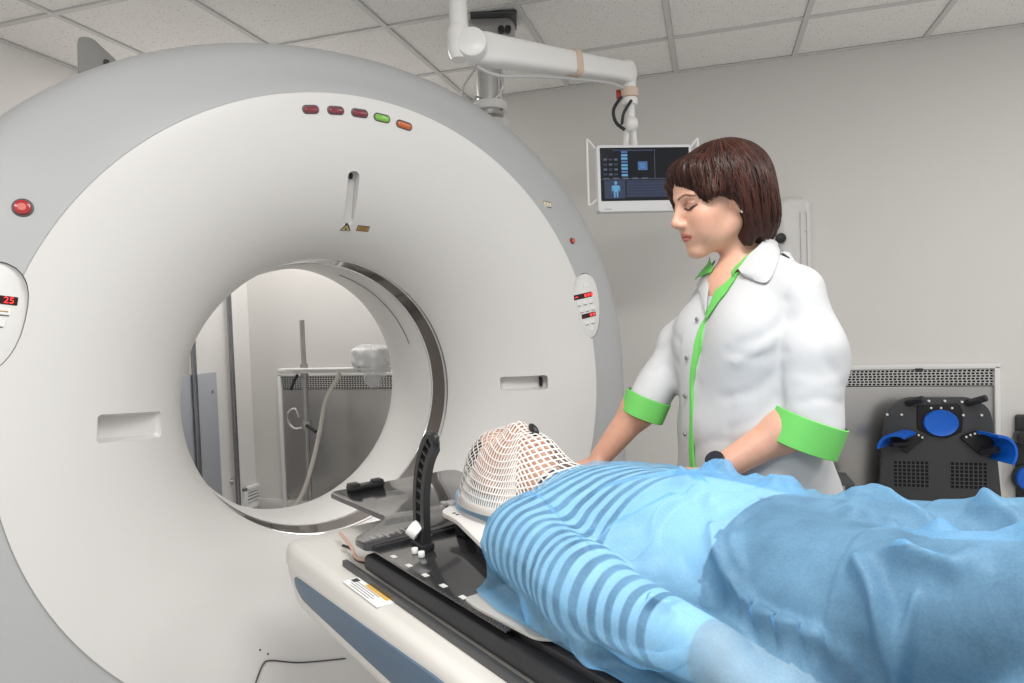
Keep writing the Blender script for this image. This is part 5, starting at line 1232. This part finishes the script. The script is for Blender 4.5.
DD = np.array(DD); HP = march(hair_vol, (C0+DD*.26).reshape(-1, 3), -DD.reshape(-1, 3), .26, off=.0008).reshape(NK, NP, 3).astype(float); okA = (face_cut(HP.astype(np.float32)) > -.004) & (HP[..., 2] > -.122)
for k in range(NK):
    ok = okA[k]; n_ok = int(np.argmin(ok)) if not ok.all() else NP
    if n_ok < 5: continue
    P = HP[k, :n_ok]; s = np.linspace(0, 1, n_ok); r = (.0016*np.sin(np.pi*np.clip(.12+.84*s, 0, 1))**.6+.0002); S3[k % 3].append(tube(HL(P), r, 4))
for lst, m_ in zip(S3, (hair_m, hm2, hm3)):
    st_ = obj('hair_strands', merge(*lst), m_, woman, smooth=None)
    st_['kind'] = 'stuff'
    for p in st_.data.polygons: p.use_smooth = True
p = HL((.083, .012, -.036)); obj('earring', sphere(p, .0042, 12, 8), mat('pearl', (.85, .82, .78), .15), woman)
# ================================================================== black positioning board leaning on the wall (room frame)
YQ = YB-.16
def bw(px, py, y=YQ): return onW(px, py, (0, 1, 0), y)
t = thing('positioning_board', 'black patient positioning board with blue round pad leaning on the steel panel', 'positioning board', (1.04, YQ, 0), 'W')
MB = np.array([[1, 0, 0], [0, 0, -1], [0, 1, 0.]])      # outline in x,z ; extruded towards the camera
o = bw(938, 400); cxb = bw(936, 430)[0]; ztop = bw(936, 397)[2]; wbt = (bw(985, 440)[0]-bw(884, 440)[0])/2
def OB(pts): return np.array([(cxb+x, z) for x, z in pts])
sc = (bw(1000, 430)[0]-bw(900, 430)[0])/100            # metres per pixel on this plane
def bx(px, py): return (px-936)*sc, ztop-(py-397)*sc
grey_b = mat('board_charcoal', (.042, .044, .047), .42)
poly = [bx(905, 397), bx(970, 397), bx(988, 408), bx(992, 425), bx(996, 470), bx(1000, 520), bx(1000, 560), bx(876, 560), bx(876, 500), bx(882, 430), bx(888, 408)]
obj('board', prism(rpoly(OB(poly), .035, 5), -.012, .012, MB, (0, YQ, 0), bev=.004), grey_b, t)
obj('board_back', prism(rpoly(OB([(x*.93, z-.02) for x, z in poly]), .03, 4), -.035, -.012, MB, (0, YQ, 0)), black_plastic, t)
obj('foot', box((cxb, YQ, (ztop-163*sc)/2), (.36, .05, max(ztop-160*sc, .05)), .01), black_plastic, t)
oc = [bx(916, 406), bx(958, 404), bx(962, 414), bx(961, 436), bx(945, 444), bx(930, 442), bx(916, 434)]
rec = obj('pad_recess', prism(rpoly(OB(oc), .012, 4), .012, .020, MB, (0, YQ, 0), bev=.003), mat('matte_black', (.006, .006, .007), .65), t)
bp_m = mat('pad_blue', (.005, .12, .60), .35)
cc = bx(939, 426); a = np.linspace(0, 2*math.pi, 36, endpoint=False)
rings = [np.stack([cxb+cc[0]+np.cos(a)*17.5*sc*r, np.full(36, YQ-h_), cc[1]+np.sin(a)*15*sc*r], 1) for r, h_ in ((1, .018), (1.0, .036), (.95, .040), (.8, .036), (.4, .031), (.02, .030))]
obj('round_pad', loft(rings), bp_m, rec, label='bright blue dished round pad')
for (px, py) in ((885, 417), (900, 417), (912, 402), (928, 401), (944, 401), (961, 402), (962, 417), (980, 417), (930, 409), (940, 409), (951, 409)):
    x, z = bx(px, py); obj('stud', cyl((cxb+x, YQ-.012, z), (cxb+x, YQ-.024, z), .0055, n=12, bev=.001), mat('stud_white', (.75, .75, .73), .4), t)
for (px, py, qx, qy) in ((906, 404, 919, 397), (966, 404, 981, 396)):
    x, z = bx(px, py); x2, z2 = bx(qx, qy); obj('peg', cyl((cxb+x, YQ-.010, z), (cxb+x2, YQ-.07, z2), .016, n=16, bev=.004), black_plastic, t)
for s, (px, py), a0 in ((-1, (904, 462), 128), (1, (978, 462), 52)):      # toothed quadrant index plates
    x, z = bx(px, py); R_ = 27*sc; aa = np.radians(np.linspace(a0-47, a0+47, 18)) if s > 0 else np.radians(np.linspace(a0-62, a0+32, 18))
    aa = np.radians(np.linspace(45, 135, 18)); pts = [(x, z)]+[(x+R_*math.cos(v), z+R_*math.sin(v)) for v in aa]
    q = obj('index_quadrant', prism(OB(pts), .012, .030, MB, (0, YQ, 0), bev=.002), mat('matte_black', (.006, .006, .007), .65), t, smooth=30)
    for v in aa[1:-1:2]: obj('tooth', box((cxb+x+R_*.93*math.cos(v), YQ-.032, z+R_*.93*math.sin(v)), (.008, .006, .009), .001), MC['stud_white'], q)
for x0, y0, nx_, ny_ in ((893, 473, 8, 7), (951, 473, 8, 7)):             # grid of square holes
    g = obj('hole_grid', box((cxb+bx(x0+3.5*4.6/1, 0)[0], YQ-.0125, bx(0, y0+3*4.4)[1]), (nx_*4.6*sc, .002, ny_*4.4*sc)), dark_grey, t, smooth=None)
    for i in range(nx_):
        for j in range(ny_):
            x, z = bx(x0+i*4.6, y0+j*4.4); obj('hole', box((cxb+x, YQ-.0138, z), (3.2*sc, .002, 3.2*sc)), mat('hole_black', (.004, .004, .004), .9), g, smooth=None)
# blue arm cups on brackets
def cup_geo(c, ang, w, R_, a0, a1):
    a = np.radians(np.linspace(a0, a1, 20)); rings = []
    for y in (-w/2, w/2):
        rings.append(np.array([(R_*math.cos(v), y, R_*math.sin(v)) for v in a]+[((R_-.012)*math.cos(v), y, (R_-.012)*math.sin(v)) for v in a[::-1]]))
    V, F = loft(rings); return V@(rotz(ang)).T+np.array(c), F
c1 = bw(897, 446, YQ-.12); c2 = bw(986, 452, YQ-.12)
x1, x2 = bw(891, 440, YQ-.10), bw(1003, 445, YQ-.10)
obj('arm_cup', xf(cup_geo((0, 0, 0), -.55, .15, .085, 60, 175), None, x1+np.array([.045, .0, -.045])), bp_m, t, label='curved blue arm cup')
obj('arm_cup', xf(cup_geo((0, 0, 0), .35, .13, .085, -40, 95), None, x2+np.array([-.055, 0, -.03])), bp_m, t, label='curved blue arm cup')
obj('cup_bracket', cyl(x1+np.array([.0, 0, -.02]), (cxb+bx(904, 462)[0], YQ-.03, bx(904, 450)[1]), .014, n=12), black_plastic, t)
obj('cup_bracket', cyl((cxb+bx(978, 462)[0], YQ-.035, bx(978, 458)[1]), x2+np.array([-.02, 0, -.02]), .016, n=12), black_plastic, t)
# second fixture hung on the wall at the frame edge
P = onW(1024, 455, (0, 1, 0), YB-.06)
t = thing('wall_fixture', 'black wall fixture with blue pads at the right edge of the picture', 'fixture', (P[0]+.05, YB, P[2]-.2), 'W')
obj('back_plate', box((P[0]+.08, YB-.018, P[2]-.03), (.20, .03, .44), .012), black_plastic, t)
obj('round_knob', cyl((P[0]+.0, YB-.03, P[2]+.085), (P[0]+.0, YB-.10, P[2]+.085), .038, n=20, bev=.006), black_plastic, t)
obj('blue_pad', merge(cyl((P[0]+.025, YB-.03, P[2]-.115), (P[0]+.025, YB-.075, P[2]-.115), .060, n=28, bev=.012)), bp_m, t)
obj('pad_rim', merge(cyl((P[0]+.025, YB-.028, P[2]-.115), (P[0]+.025, YB-.05, P[2]-.115), .070, n=28, bev=.004)), black_plastic, t)
# black storage case on the floor by the panel, left of the board
P = onW(842, 476, (0, 1, 0), YB-.2)
t = thing('storage_case', 'black storage case standing by the steel panel, left of the positioning board', 'case', (P[0]-.12, YB-.22, 0), 'W')
obj('case_body', box((P[0]-.12, YB-.22, (P[2]-.03)/2), (.30, .22, P[2]-.03), .015), black_plastic, t)
obj('case_lid', box((P[0]-.12, YB-.22, P[2]-.016), (.31, .23, .03), .01), dark_grey, t)
obj('case_handle', tube(spline([(P[0]-.11, YB-.335, P[2]-.12), (P[0]-.10, YB-.36, P[2]-.11), (P[0], YB-.36, P[2]-.11), (P[0]+.01, YB-.335, P[2]-.12)], 20), .007, 8), dark_grey, t)
for dx in (-.09, .09): obj('case_catch', box((P[0]-.12+dx, YB-.338, P[2]-.04), (.04, .012, .05), .003), steel, t)
